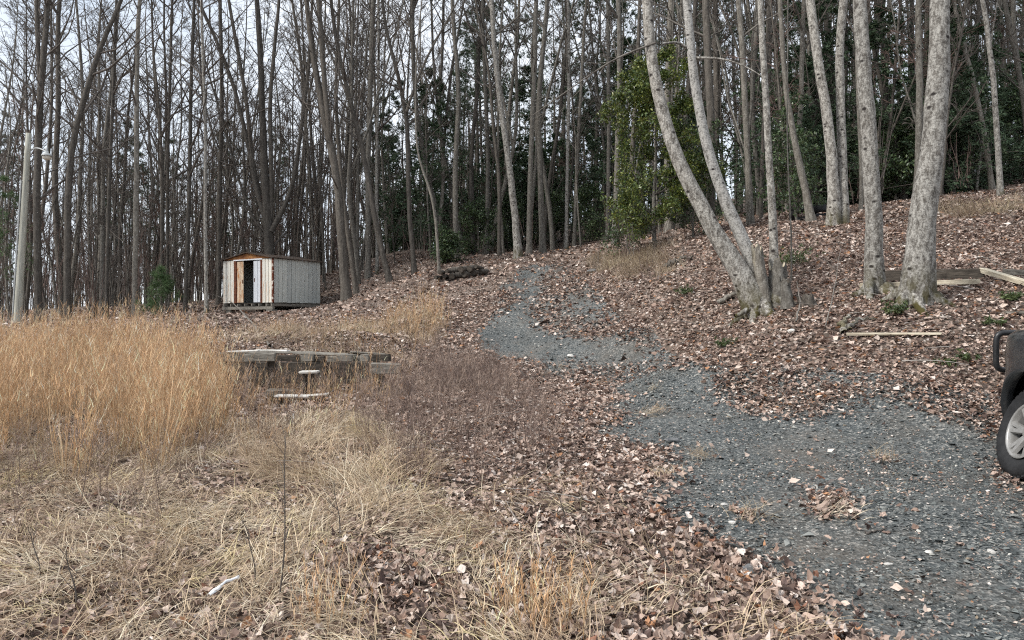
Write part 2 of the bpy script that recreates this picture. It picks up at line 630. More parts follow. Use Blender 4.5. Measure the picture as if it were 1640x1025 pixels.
# the gravel drive: a sheet that dips under the leaf litter at its edges
DRIVE = world_poly([(1400, 1024), (1330, 985), (1270, 930), (1180, 890), (1110, 850), (1030, 805), (1040, 760), (1040, 720), (940, 690),
                    (850, 610), (770, 560), (765, 525), (795, 495), (800, 455), (830, 430), (860, 420), (905, 422), (950, 455), (985, 500),
                    (1050, 550), (1180, 590), (1320, 596), (1460, 606), (1580, 630), (1638, 640)])
DRIVE = np.vstack([DRIVE, [(7.0, 8.3), (7.2, 0.5), (6.5, -6.0), (2.0, -6.0), (1.45, 1.5)]])
BARE = [[(1420, 1060), (1400, 1025), (1330, 985), (1270, 930), (1180, 890), (1110, 850), (1040, 805), (1085, 775), (1068, 725), (955, 697), (1005, 670), (955, 655),
         (1010, 638), (1130, 630), (1190, 655), (1235, 672), (1300, 676), (1350, 652), (1390, 640), (1440, 642), (1480, 668), (1545, 680), (1575, 702), (1638, 712)],
        [(768, 528), (800, 505), (850, 515), (890, 536), (960, 541), (1000, 540), (1060, 560), (1110, 574), (1040, 587), (960, 590), (860, 588), (800, 578), (772, 555)],
        [(806, 456), (858, 452), (868, 472), (850, 492), (856, 514), (806, 506), (825, 488), (828, 470)],
        [(835, 436), (872, 428), (885, 432), (862, 446), (836, 450)],
        [(895, 478), (930, 470), (965, 492), (950, 512), (915, 505)],
        [(850, 596), (905, 596), (918, 604), (855, 606)],
        [(940, 598), (1060, 592), (1150, 606), (1140, 634), (1000, 645), (970, 628), (1000, 612), (950, 610)],
        [(1305, 602), (1360, 598), (1425, 604), (1420, 614), (1320, 616)],
        [(1480, 618), (1560, 616), (1606, 630), (1500, 630)]]
BARE = [world_poly(p) for p in BARE]
BARE = [BARE[0]] + [(p - p.mean(0)) * 1.06 + p.mean(0) for p in BARE[1:]]
BARE[0] = np.vstack([BARE[0], [(7.0, 7.2), (7.2, 0.5), (6.5, -6.0), (2.0, -6.0), (1.45, 1.5)]])
LITTER_PATCH = [world_poly(p) for p in [
    [(1285, 800), (1330, 790), (1375, 805), (1370, 840), (1330, 850), (1290, 838)],
    [(1400, 735), (1430, 738), (1432, 748), (1400, 746)],
    [(1180, 826), (1210, 826), (1210, 845), (1185, 845)],
    [(1580, 740), (1640, 745), (1640, 800), (1600, 790)]]]

dx = np.arange(-1.8, 7.6, 0.09)
dy = np.concatenate([np.arange(-6, 1.5, 0.3), np.arange(1.5, 30.5, 0.1)])
ax_, ay_ = np.meshgrid(dx, dy, indexing='ij')
sd = dist_poly(DRIVE, ax_, ay_)
off = np.clip(sd * 0.12, -0.09, 0.022) + 0.006 * np.sin(ax_ * 5 + 2 * np.sin(ay_ * 2)) * np.sin(ay_ * 4)
az_ = H(ax_, ay_) + off
i2 = (np.arange(len(dx) - 1)[:, None] * len(dy) + np.arange(len(dy) - 1)[None, :])
keep = (sd[:-1, :-1] > -0.55)
i2 = i2[keep].ravel()
drive = MB().add(np.stack([ax_, ay_, az_], -1), np.stack([i2, i2 + len(dy), i2 + len(dy) + 1, i2 + 1], -1)).obj('driveway', M['gravel'])
tag(drive, 'grey gravel drive climbing from the lower right to the trees', 'driveway', kind='structure')


def HD(x, y):
    """top of ground or drive"""
    s = dist_poly(DRIVE, x, y)
    return H(x, y) + np.maximum(np.clip(s * 0.12, -0.09, 0.022), 0)


# ---------------------------------------------------------------- loose gravel
def scatter(n, y0, y1, margin=1.2):
    """n points in the wedge in front of the camera, even per square metre"""
    out = []
    tot = 0
    while tot < n:
        y = rng.uniform(y0, y1, n * 2)
        x = rng.uniform(-(0.72 * y1 + margin), 0.72 * y1 + margin, n * 2)
        k = np.abs(x) < 0.72 * y + margin
        out.append(np.stack([x[k], y[k]], -1))
        tot += k.sum()
    return np.concatenate(out)[:n]


def any_in(polys, x, y):
    c = np.zeros(np.shape(x), bool)
    for p in polys:
        if len(p) > 2:
            c |= inside(p, x, y)
    return c


def rot_frames(m, tilt):
    """random orthonormal frames, mostly upright: (m,3,3) columns"""
    th = rng.uniform(0, 2 * math.pi, m)
    nrmv = nrm(np.stack([rng.normal(size=m) * tilt, rng.normal(size=m) * tilt, np.ones(m)], -1))
    a = nrm(np.stack([np.cos(th), np.sin(th), np.zeros(m)], -1) - nrmv * (np.cos(th) * nrmv[:, 0] + np.sin(th) * nrmv[:, 1])[:, None])
    b = np.cross(nrmv, a)
    return a, b, nrmv


pts = np.concatenate([scatter(62000, 2.4, 6.5), scatter(52000, 6.5, 12, 0.5), scatter(30000, 12, 22, 0.2)])
k = inside(DRIVE, pts[:, 0], pts[:, 1])
pts = pts[k]
m = len(pts)
sz = rng.lognormal(math.log(0.0068), 0.5, m) * np.clip(pts[:, 1] / 7, 0.85, 1.6)
a, b, c = rot_frames(m, 0.35)
z0 = HD(pts[:, 0], pts[:, 1])
base = np.c_[pts, z0 + sz * 0.25]
th = np.arange(5) * 2 * math.pi / 5
ring = np.cos(th)[None, :, None] * a[:, None, :] * rng.uniform(0.8, 1.5, (m, 5, 1)) + np.sin(th)[None, :, None] * b[:, None, :] * rng.uniform(0.6, 1.0, (m, 5, 1))
V = np.empty((m, 6, 3))
V[:, :5] = base[:, None, :] + ring * sz[:, None, None]
V[:, 5] = base + c * (sz * rng.uniform(0.35, 0.8, m))[:, None] + a * (sz * rng.normal(size=m) * 0.3)[:, None]
T = (np.arange(m)[:, None, None] * 6 + np.array([[i, (i + 1) % 5, 5] for i in range(5)])[None]).reshape(-1, 3)
gp = np.array([(0.06, 0.066, 0.068), (0.105, 0.115, 0.118), (0.16, 0.172, 0.172), (0.22, 0.225, 0.22), (0.33, 0.325, 0.31), (0.55, 0.53, 0.5), (0.26, 0.21, 0.16)])
cc = gp[rng.choice(7, m, p=[0.22, 0.29, 0.225, 0.145, 0.075, 0.018, 0.027])] * rng.uniform(0.78, 1.06, (m, 1)) * np.array([1.0, 1.0, 0.96])
gv = MB().add(V, None, T, np.repeat(cc, 6, 0)).obj('gravel', M['stone'], drive, smooth=False)
tag(gv, None, None, kind='stuff')


def pts_in(poly, n, rng=rng):
    lo, hi = poly.min(0), poly.max(0)
    out, tot = [], 0
    while tot < n:
        p = rng.uniform(lo, hi, (n * 3, 2))
        p = p[inside(poly, p[:, 0], p[:, 1])]
        out.append(p)
        tot += len(p)
    return np.concatenate(out)[:n]


# ---------------------------------------------------------------- leaf litter
STRAW = world_poly([(-150, 740), (380, 720), (560, 770), (700, 800), (840, 870), (900, 940), (960, 1024), (960, 1130), (400, 1130), (-250, 1130)])
TALL = world_poly([(-260, 610), (-60, 575), (150, 566), (300, 566), (345, 600), (362, 660), (370, 720), (325, 765), (200, 775), (0, 765), (-260, 790)])


def leaf_geo(m, P, size, tilt, flat):
    """curled four-triangle leaves with lobed outline"""
    a, b, c = rot_frames(m, tilt)
    ln = size * rng.uniform(0.8, 1.25, m)
    wd = size * rng.uniform(0.38, 0.62, m)
    curl = size * rng.uniform(-0.12, 0.42, m) * flat
    fold = size * rng.uniform(-0.1, 0.32, m) * flat
    s = lambda q, v: q[:, None] * v
    V = np.empty((m, 7, 3))
    V[:, 0] = P - s(ln * 0.5, a) + s(curl * 0.6, c)
    V[:, 1] = P - s(ln * 0.15, a) + s(wd * rng.uniform(0.8, 1.1, m), b) + s(fold, c)
    V[:, 2] = P + s(ln * 0.22, a) + s(wd * rng.uniform(0.5, 0.9, m), b) + s(fold * rng.uniform(0.4, 1.3, m), c)
    V[:, 3] = P + s(ln * 0.55, a) + s(curl, c)
    V[:, 4] = P + s(ln * 0.22, a) - s(wd * rng.uniform(0.5, 0.9, m), b) + s(fold * rng.uniform(0.2, 1.2, m), c)
    V[:, 5] = P - s(ln * 0.15, a) - s(wd * rng.uniform(0.8, 1.1, m), b) + s(fold, c)
    V[:, 6] = P + s(ln * 0.04, a)
    return V


def leaf_lobed(m, P, size, tilt, flat):
    """curled leaves with a five lobed outline"""
    a, b, c = rot_frames(m, tilt)
    th = np.arange(10) * 2 * math.pi / 10
    rad = np.where(np.arange(10) % 2 == 0, 1.0, 0.84)[None] * rng.uniform(0.72, 1.15, (m, 10)) * (size * 0.62)[:, None]
    u, v = rad * np.cos(th), rad * np.sin(th) * rng.uniform(0.42, 0.8, (m, 1))
    kx, ky = rng.uniform(-3, 9, (m, 1)) * flat / 1.0, rng.uniform(-3, 9, (m, 1)) * flat / 1.0
    h = kx * u * u / (size[:, None] * 10) + ky * v * v / (size[:, None] * 10) + rng.normal(size=(m, 10)) * 0.05 * size[:, None]
    V = np.empty((m, 11, 3))
    V[:, :10] = P[:, None] + u[..., None] * a[:, None] + v[..., None] * b[:, None] + h[..., None] * 2.2 * c[:, None]
    V[:, 10] = P
    return V


LL = np.array([[i, (i + 1) % 10, 10] for i in range(10)])
LT = np.array([[0, 6, 1], [1, 6, 2], [2, 6, 3], [3, 6, 4], [4, 6, 5], [5, 6, 0]])


def patchy(x, y, k=0.9, s=0.0):
    return 0.5 + 0.5 * np.sin(k * x * 1.7 + 1.3 * np.sin(k * y * 1.1 + s) + s) * np.sin(k * y * 1.9 + 1.4 * np.sin(k * x * 0.9 + 2 + s))


def leaf_points(n, y0, y1, margin):
    p = scatter(n, y0, y1, margin)
    x, y = p[:, 0], p[:, 1]
    jx = x + rng.normal(size=n) * (0.05 + 0.008 * y)
    jy = y + rng.normal(size=n) * (0.07 + 0.012 * y)
    bare = any_in(BARE, jx, jy)
    keep = np.where(bare, rng.random(n) < 0.008, True)
    keep |= any_in(LITTER_PATCH, jx, jy) & (rng.random(n) < 0.45)
    st = inside(STRAW, jx, jy)
    keep &= np.where(st, rng.random(n) < 0.55 + 0.45 * (patchy(x, y, 1.3) > 0.55), True)
    tl = inside(TALL, jx, jy)
    keep &= np.where(tl, rng.random(n) < 0.3, True)
    return p[keep]


def leaf_colour(m, x, y):
    c = LEAF_PAL[rng.choice(len(LEAF_PAL), m, p=LEAF_P)] * rng.uniform(0.82, 1.18, (m, 1))
    # the floor of the upper wood is darker, older litter; the drive's verge newer
    return c


mbl = MB()
LQ2 = np.array([[0, 1, 3], [0, 3, 5]])
for (n, y0, y1, sz, mg, lv) in ((28000, 2.4, 5.0, 0.036, 1.4, 0), (64000, 5.0, 9.0, 0.036, 1.2, 1), (78000, 9, 15, 0.047, 1.0, 1), (62000, 15, 23, 0.062, 0.8, 2), (38000, 23, 40, 0.095, 0.5, 2)):
    p = leaf_points(n, y0, y1, mg)
    m = len(p)
    size = np.minimum(sz * rng.lognormal(0, 0.36, m), sz * 1.8)
    z = HD(p[:, 0], p[:, 1]) + rng.uniform(0.004, 0.04, m)
    col = leaf_colour(m, p[:, 0], p[:, 1])
    if lv == 0:
        V = leaf_lobed(m, np.c_[p, z], size * 1.08, 0.5, 1.0)
        mbl.add(V, None, (np.arange(m)[:, None, None] * 11 + LL[None]).reshape(-1, 3), np.repeat(col, 11, 0))
        continue
    V = leaf_geo(m, np.c_[p, z], size, 0.55, 1.0)
    if lv == 1:
        sel, tri = [0, 1, 3, 5, 6], np.array([[0, 4, 1], [1, 4, 2], [2, 4, 3], [3, 4, 0]])
    else:
        sel, tri = [0, 1, 3, 5], np.array([[0, 1, 2], [0, 2, 3]])
    k_ = len(sel)
    mbl.add(V[:, sel], None, (np.arange(m)[:, None, None] * k_ + tri[None]).reshape(-1, 3), np.repeat(col, k_, 0))
for (n, y0, y1, sz, lo, hi) in ((6500, 5.5, 9, 0.038, 0.9, 1), (20000, 9, 15, 0.047, 0.9, 1), (14000, 15, 29, 0.068, 0.75, 1)):
    dl = DRIVE[(DRIVE[:, 1] > 0)]
    p = scatter(n * 4, y0, y1, 0.2)
    p = p[inside(DRIVE, p[:, 0], p[:, 1])][:n]
    jx = p[:, 0] + rng.normal(size=len(p)) * (0.05 + 0.006 * p[:, 1])
    jy = p[:, 1] + rng.normal(size=len(p)) * (0.06 + 0.012 * p[:, 1])
    p = p[~any_in(BARE, jx, jy)]
    m = len(p)
    size = sz * rng.lognormal(0, 0.36, m)
    V = leaf_geo(m, np.c_[p, HD(p[:, 0], p[:, 1]) + rng.uniform(0.004, 0.04, m)], size, 0.4, 1.0)[:, [0, 1, 3, 5, 6]]
    tri = np.array([[0, 4, 1], [1, 4, 2], [2, 4, 3], [3, 4, 0]])
    mbl.add(V, None, (np.arange(m)[:, None, None] * 5 + tri[None]).reshape(-1, 3), np.repeat(leaf_colour(m, p[:, 0], p[:, 1]), 5, 0))
for pl_, n in zip(LITTER_PATCH, (420, 40, 60, 160)):
    p = pts_in(pl_, n)
    p = (p - p.mean(0)) * rng.uniform(0.5, 1.15, (n, 1)) + p.mean(0)
    V = leaf_geo(n, np.c_[p, HD(p[:, 0], p[:, 1]) + rng.uniform(0.006, 0.03, n)], rng.uniform(0.014, 0.042, n), 0.5, 1.0)[:, [0, 1, 3, 5, 6]]
    tri = np.array([[0, 4, 1], [1, 4, 2], [2, 4, 3], [3, 4, 0]])
    mbl.add(V, None, (np.arange(n)[:, None, None] * 5 + tri[None]).reshape(-1, 3), np.repeat(leaf_colour(n, 0, 0), 5, 0))
# crumbs of leaf and straw ground into the gravel
p = np.concatenate([scatter(11000, 2.4, 6.5, 1.0), scatter(9000, 6.5, 11, 0.5)])
p = p[any_in(BARE, p[:, 0], p[:, 1]) & ((patchy(p[:, 0], p[:, 1], 1.1, 3.0) > 0.42) | (rng.random(len(p)) < 0.3))]
m = len(p)
V = leaf_geo(m, np.c_[p, HD(p[:, 0], p[:, 1]) + rng.uniform(0.006, 0.016, m)], rng.uniform(0.008, 0.024, m), 0.4, 1.0)[:, [0, 1, 3, 5]]
mbl.add(V, None, (np.arange(m)[:, None, None] * 4 + np.array([[0, 1, 2], [0, 2, 3]])[None]).reshape(-1, 3), np.repeat(leaf_colour(m, p[:, 0], p[:, 1]), 4, 0))
lit = mbl.obj('leaf_litter', M['litter'], smooth=False)
tag(lit, 'fallen brown and tan leaves covering the slope', 'leaf litter', kind='stuff')

# the largest leaves nearest the camera, one object each
proto = []
for i in range(8):
    V = leaf_lobed(1, np.zeros((1, 3)), np.array([0.062]), 0.0, 1.2)
    proto.append(MB().add(V[0], None, LL).mesh('leaf', M['leaf_obj'], False))
near = leaf_points(1400, 2.75, 4.6, 0.0)
near = near[(np.abs(near[:, 0]) < 0.70 * near[:, 1])]
near = near[~any_in(BARE[:1], near[:, 0], near[:, 1]) | (rng.random(len(near)) < 0.3)][:290]
for i, (x, y) in enumerate(near):
    o = link('leaf', proto[i % 8], ground)
    o.location = (x, y, float(HD(x, y)) + 0.045 + 0.02 * random.random())
    o.rotation_euler = (random.gauss(0, 0.35), random.gauss(0, 0.35), random.uniform(0, 6.28))
    o.scale = (random.uniform(0.7, 1.2),) * 3


# ---------------------------------------------------------------- grasses and weeds
def blades(base, direction, L, n, bend, width, droop=0.0):
    """arching blades: base (m,3), start direction (m,3)"""
    m = len(base)
    P = np.empty((m, n, 3))
    P[:, 0] = base
    d = nrm(direction)
    hz = rng.normal(size=(m, 3)) * np.array([1, 1, 0.0])
    for k in range(1, n):
        P[:, k] = P[:, k - 1] + d * (L / (n - 1))[:, None]
        d = nrm(d + hz * bend + np.array([0, 0, -droop]))
    W = width[:, None] * np.linspace(1, 0.25, n)[None]
    return P, W


def clamp_floor(P, lift=0.012):
    g_ = HD(P[..., 0], P[..., 1]) + lift
    P[..., 2] = np.maximum(P[..., 2], g_)
    return P


# broom sedge: tall tan stems in clumps
def sedge(mb, centres, per, hmin, hmax, tint=1.0):
    nc = len(centres)
    base = np.repeat(centres, per, 0) + rng.normal(size=(nc * per, 2)) * 0.075
    m = len(base)
    ch = np.repeat(rng.uniform(hmin, hmax, nc), per)
    L = ch * rng.uniform(0.55, 1.08, m)
    b3 = np.c_[base, H(base[:, 0], base[:, 1]) - 0.02]
    lean = np.repeat(rng.normal(size=(nc, 2)) * 0.09 + np.array([0.05, 0]), per, 0)
    outw = base - np.repeat(centres, per, 0)
    d = np.c_[lean + outw * 1.3 + rng.normal(size=(m, 2)) * 0.07, np.ones(m)]
    P, W = blades(b3, d, L, 5, 0.05, 0.0030 * rng.lognormal(-0.1, 0.4, m), 0.0)
    P[:, 3:, 0] += (rng.random(m) ** 2 * 0.05)[:, None] * np.array([0.4, 1.0])
    V, Q = ribbons(P, W)
    hue = rng.choice(4, m, p=[0.42, 0.28, 0.2, 0.1])
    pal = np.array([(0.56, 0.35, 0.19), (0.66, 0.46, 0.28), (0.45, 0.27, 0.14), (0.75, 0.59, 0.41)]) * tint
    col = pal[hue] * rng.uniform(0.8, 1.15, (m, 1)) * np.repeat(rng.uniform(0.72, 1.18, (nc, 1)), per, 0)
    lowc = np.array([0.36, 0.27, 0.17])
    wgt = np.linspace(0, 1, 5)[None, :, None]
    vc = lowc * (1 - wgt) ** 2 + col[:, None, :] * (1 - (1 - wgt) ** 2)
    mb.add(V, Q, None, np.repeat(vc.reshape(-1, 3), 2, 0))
    # leaves that peel off the stems and curl
    cnt = 6
    t = 1 - 0.85 * rng.random((m, cnt)) ** 1.5
    f = t * 3.99
    i = np.minimum(f.astype(int), 3)
    fr = (f - i)[..., None]
    ix = np.arange(m)[:, None]
    p0 = (P[ix, i] * (1 - fr) + P[ix, i + 1] * fr).reshape(-1, 3)
    mm = len(p0)
    az = rng.uniform(0, 2 * math.pi, mm)
    dd = np.stack([np.cos(az) * 0.45, np.sin(az) * 0.45, np.ones(mm)], -1)
    P2, W2 = blades(p0, dd, rng.uniform(0.05, 0.17, mm) * np.repeat(np.clip(L, 0.5, 1.2), cnt), 3, 0.35, np.full(mm, 0.0030), 0.25)
    V, Q = ribbons(P2, W2)
    c2 = np.repeat(col, cnt, 0) * rng.uniform(0.85, 1.55, (mm, 1)) + 0.03
    mb.add(V, Q, None, np.repeat(np.minimum(c2, 0.8), 6, 0))


mb = MB()
cen = pts_in(TALL, 430)
dens = patchy(cen[:, 0], cen[:, 1], 0.8, 1.0)
cen = cen[(dens > 0.25) | (rng.random(len(cen)) < 0.45)]
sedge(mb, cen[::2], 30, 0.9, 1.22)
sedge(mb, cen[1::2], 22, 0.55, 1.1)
edge = world_poly([(330, 600), (640, 600), (700, 640), (640, 690), (400, 740), (380, 680)])
sedge(mb, pts_in(edge, 55), 7, 0.25, 0.55)
fr_ = np.array([at(px_, 600, 10.75 + 0.25 * math.sin(px_))[:2] for px_ in np.linspace(345, 640, 30)])
sedge(mb, fr_, 5, 0.5, 1.0)
back = world_poly([(300, 560), (345, 545), (700, 535), (720, 555), (640, 572), (345, 572)])
sedge(mb, pts_in(back, 60), 8, 0.25, 0.55, 0.85)
up = world_poly([(608, 515), (690, 490), (712, 520), (690, 545), (620, 545)])
sedge(mb, pts_in(up, 32), 14, 0.5, 0.95, 1.05)
up2 = world_poly([(520, 530), (600, 505), (620, 540), (540, 550)])
sedge(mb, pts_in(up2, 12), 7, 0.25, 0.5, 0.9)
fg = np.array([hit(848, 1018)[:2], hit(830, 1005)[:2], hit(905, 1015)[:2], hit(520, 1010)[:2]])
sedge(mb, fg, 26, 0.25, 0.42, 1.25)
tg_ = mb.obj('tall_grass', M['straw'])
tag(tg_, 'tall dry tan grass filling the field below the shed', 'grass', kind='stuff')

# matted straw in the foreground
mb = MB()


def tufts(mb, cen, per, lmin, lmax, spread, tint, droop=0.28, up=0.7, wd=0.0027):
    nc = len(cen)
    base2 = np.repeat(cen, per, 0) + rng.normal(size=(nc * per, 2)) * spread
    m = len(base2)
    b3 = np.c_[base2, HD(base2[:, 0], base2[:, 1]) + rng.uniform(0, 0.03, m)]
    fth = 2.2 * np.sin(cen[:, 0] * 1.7 + 0.8 * cen[:, 1]) + 1.7 * np.sin(cen[:, 1] * 2.1 + 1.0) + rng.normal(size=nc) * 0.5
    flow = np.repeat(np.stack([np.cos(fth), np.sin(fth)], -1) * rng.uniform(0.3, 1.3, (nc, 1)), per, 0)
    az = rng.uniform(0, 2 * math.pi, m)
    d = np.c_[np.cos(az) * 0.5 + flow[:, 0], np.sin(az) * 0.5 + flow[:, 1], up * rng.uniform(0.1, 1.3, m)]
    P, W = blades(b3, d, rng.uniform(lmin, lmax, m), 4, 0.22, np.full(m, wd) * rng.uniform(0.7, 1.4, m), droop)
    P = clamp_floor(P)
    P[..., 2] += rng.uniform(0, 0.035, (m, 1))
    V, Q = ribbons(P, W)
    pal = np.array([(0.60, 0.475, 0.325), (0.49, 0.37, 0.26), (0.74, 0.63, 0.475), (0.34, 0.25, 0.18), (0.62, 0.52, 0.31)]) * tint
    hc = rng.choice(5, nc, p=[0.32, 0.28, 0.18, 0.16, 0.06])
    col = np.repeat(pal[hc], per, 0) * rng.uniform(0.65, 1.25, (m, 1))
    mb.add(V, Q, None, np.repeat(np.minimum(col, 0.85), 8, 0))


cen = pts_in(STRAW, 640)
k = (patchy(cen[:, 0], cen[:, 1], 1.3) < 0.62) | (rng.random(len(cen)) < 0.35)
tufts(mb, cen[k], 46, 0.08, 0.30, 0.095, 1.0, 0.32, 0.5)
mid = world_poly([(350, 690), (560, 660), (640, 700), (720, 800), (560, 790), (400, 760)])
tufts(mb, pts_in(mid, 130), 40, 0.15, 0.4, 0.09, 1.0)
tufts(mb, pts_in(TALL, 260), 34, 0.2, 0.5, 0.1, 0.8, 0.15, 1.2)
ver = world_poly([(700, 800), (900, 760), (1040, 850), (1150, 920), (1270, 1000), (1300, 1120), (950, 1120)])
tufts(mb, pts_in(ver, 70), 16, 0.1, 0.28, 0.09, 0.95)
spots = [(1130, 742), (1062, 770), (1033, 670), (1050, 665), (1200, 838), (1340, 838), (1413, 742), (1120, 740), (900, 596), (870, 604), (960, 620), (1045, 630)]
tufts(mb, np.array([hit(*s)[:2] for s in spots]), 70, 0.06, 0.2, 0.07, 0.95, 0.2, 0.9, 0.002)
bank = world_poly([(945, 410), (1080, 392), (1090, 440), (1000, 450), (955, 430)])
tufts(mb, pts_in(bank, 150), 30, 0.2, 0.5, 0.15, 0.62, 0.12, 1.0, 0.004)
slope = world_poly([(380, 540), (700, 500), (720, 560), (640, 600), (350, 560)])
tufts(mb, pts_in(slope, 160), 26, 0.15, 0.45, 0.14, 0.85, 0.15, 1.0, 0.0035)
rslope = world_poly([(1500, 330), (1640, 320), (1640, 345), (1520, 352)])
tufts(mb, pts_in(rslope, 70), 26, 0.15, 0.35, 0.2, 0.6, 0.15, 1.0, 0.005)
st = mb.obj('dry_grass', M['straw'])
tag(st, 'matted pale straw grass lying over the foreground', 'grass', kind='stuff')

# dead brown weeds: fine branching stalks
mb = MB()
WEED = world_poly([(575, 690), (670, 620), (790, 590), (850, 640), (905, 700), (890, 770), (800, 795), (620, 790), (560, 740)])
wc = np.concatenate([pts_in(WEED, 430), pts_in(edge, 120), pts_in(world_poly([(0, 770), (380, 770), (420, 840), (0, 900)]), 35), pts_in(world_poly([(690, 560), (800, 600), (760, 640), (650, 600)]), 120)])
wc = wc[(patchy(wc[:, 0], wc[:, 1], 1.6, 2.0) > 0.22) | (rng.random(len(wc)) < 0.35)]
m = len(wc)
L = rng.uniform(0.26, 0.62, m)
P, W = blades(np.c_[wc, H(wc[:, 0], wc[:, 1])], np.c_[rng.normal(size=(m, 2)) * 0.13, np.ones(m)], L, 4, 0.06, np.full(m, 0.0036))
V, Q = tubes(P, W, 3)
wpal = np.array([(0.17, 0.12, 0.10), (0.25, 0.185, 0.15), (0.12, 0.088, 0.076), (0.33, 0.25, 0.20)])
wcol = wpal[rng.choice(4, m)]
mb.add(V, Q, None, np.repeat(wcol, 12, 0))
P2, R2 = spawn(P, W, 9, 0.25, 1.0, (0.08, 0.2), (25, 50), 0.12, 3, 0.01, rng, 0.15, 0.5, 0.3, 0.0016)
V, Q = ribbons(P2, R2 * 1.0)
mb.add(V, Q, None, np.repeat(np.repeat(wcol, 9, 0), 6, 0))
P3, R3 = spawn(P2, R2, 3, 0.3, 1.0, (0.03, 0.07), (25, 60), 0.1, 2, 0.01, rng, 0.1, 0.5, 0.2, 0.0016)
V, Q = ribbons(P3, R3 * 1.2)
mb.add(V, Q, None, np.repeat(np.repeat(wcol, 27, 0) * 1.2, 4, 0))
wd_ = mb.obj('dead_weeds', M['straw'])
tag(wd_, 'dead brown weeds standing between grass and drive', 'weeds', kind='stuff')


# fine twigs dropped on the slope
p = np.concatenate([scatter(260, 4.5, 9, 0.5), scatter(700, 9, 18, 0.5), scatter(500, 18, 32, 0.3)])
p = p[~any_in(BARE, p[:, 0], p[:, 1]) & ~inside(STRAW, p[:, 0], p[:, 1]) & ~inside(TALL, p[:, 0], p[:, 1])]
m = len(p)
az = rng.uniform(0, 6.28, m)
d = np.stack([np.cos(az), np.sin(az), rng.uniform(-0.02, 0.35, m)], -1)
P, W = blades(np.c_[p, HD(p[:, 0], p[:, 1]) + 0.03], d, rng.uniform(0.15, 0.8, m), 5, 0.12, rng.uniform(0.003, 0.009, m), 0.06)
P = clamp_floor(P, 0.03)
V, Q = tubes(P, W, 3)
tw = np.array([(0.12, 0.095, 0.08), (0.22, 0.19, 0.165), (0.36, 0.33, 0.30), (0.07, 0.055, 0.048)])[rng.choice(4, m)]
tl_ = MB().add(V, Q, None, np.repeat(tw, 15, 0)).obj('twig_litter', M['stone'])
tag(tl_, 'thin dead twigs scattered over the leaf litter', 'twigs', kind='stuff')


# single dark weed stalks that stand out in the foreground
def stalk(bx, by, tx, ty, label, thick=0.0055, side=10):
    b0 = hit(bx, by)
    d = b0[1]
    top = at(tx, ty, d)
    e = empty('weed_stalk', tuple(b0))
    tag(e, label, 'weed', 'tall weed stalks in the foreground')
    n = 8
    t = np.linspace(0, 1, n)[:, None]
    P = (top - b0) * t + np.c_[np.sin(t * 5) * 0.012, np.sin(t * 4 + 1) * 0.012, t * 0]
    P = P[None]
    Rr = (thick * np.linspace(1, 0.35, n))[None]
    MB().add(*tubes(P, Rr, 5)).obj('stem', M['twig_dark'], e)
    P2, R2 = spawn(P, Rr, side, 0.35, 0.98, (0.05, 0.13), (25, 45), 0.15, 3, 0.02, rng, 0.1, 0.5, 0.3, 0.0018)
    MB().add(*tubes(P2, R2, 3)).obj('side_twigs', M['twig_dark'], e)


stalk(445, 975, 463, 690, 'tallest dark weed stalk rising alone from the straw in front')
stalk(542, 872, 538, 770, 'short dark weed stalk right of the tallest one in the straw', 0.005, 8)
stalk(405, 950, 402, 845, 'thin dark weed stalk just left of the tallest one', 0.005, 6)
stalk(902, 838, 899, 795, 'short brown weed stalk among leaves beside the dead weeds', 0.007, 3)
stalk(1075, 930, 1050, 865, 'leaning dark twig standing in leaves near the drive edge', 0.007, 4)
stalk(60, 935, 55, 850, 'dark forked weed stalk in the straw at the left edge', 0.005, 8)
stalk(118, 985, 112, 880, 'dark weed stalk in straw near the lower left corner', 0.005, 8)


# ---------------------------------------------------------------- trees
def smooth_path(K, n):
    """Catmull-Rom style resample of a coarse polyline"""
    K = np.asarray(K, float)
    s = np.r_[0, np.cumsum(np.linalg.norm(np.diff(K, axis=0), axis=1))]
    u = np.linspace(0, s[-1], n)
    out = np.stack([np.interp(u, s, K[:, i]) for i in range(K.shape[1])], -1)
    for _ in range(3):
        out[1:-1] = 0.25 * out[:-2] + 0.5 * out[1:-1] + 0.25 * out[2:]
    return out


TREES = []          # (root, base px, depth, kind word, thickness px) for the labels


def px_of(p):
    return CX + F * p[0] / p[1]


def bare_crown(P, Rr, n1=22, t0=0.3, l1=0.26, ang=(28, 62), up=0.10, n2=5, n3=4, seed=0, rm=0.006):
    """branches and twigs as one mesh"""
    r = np.random.default_rng(seed)
    mb = MB()
    P1, R1 = spawn(P, Rr, n1, t0, 0.99, l1, ang, up, 6, 0.011, r, 0.16, 0.2, 0.45, rm * 1.6)
    mb.add(*tubes(P1, R1, 5))
    P2, R2 = spawn(P1, R1, n2, 0.15, 1.0, 0.42, (28, 60), 0.07, 4, 0.008, r, 0.2, 0.35, 0.4, rm)
    mb.add(*tubes(P2, R2, 3))
    P3, R3 = spawn(P2, R2, n3, 0.1, 1.0, 0.5, (25, 60), 0.06, 3, 0.006, r, 0.2, 0.5, 0.3, rm * 0.7)
    mb.add(*tubes(P3, R3, 3))
    return mb


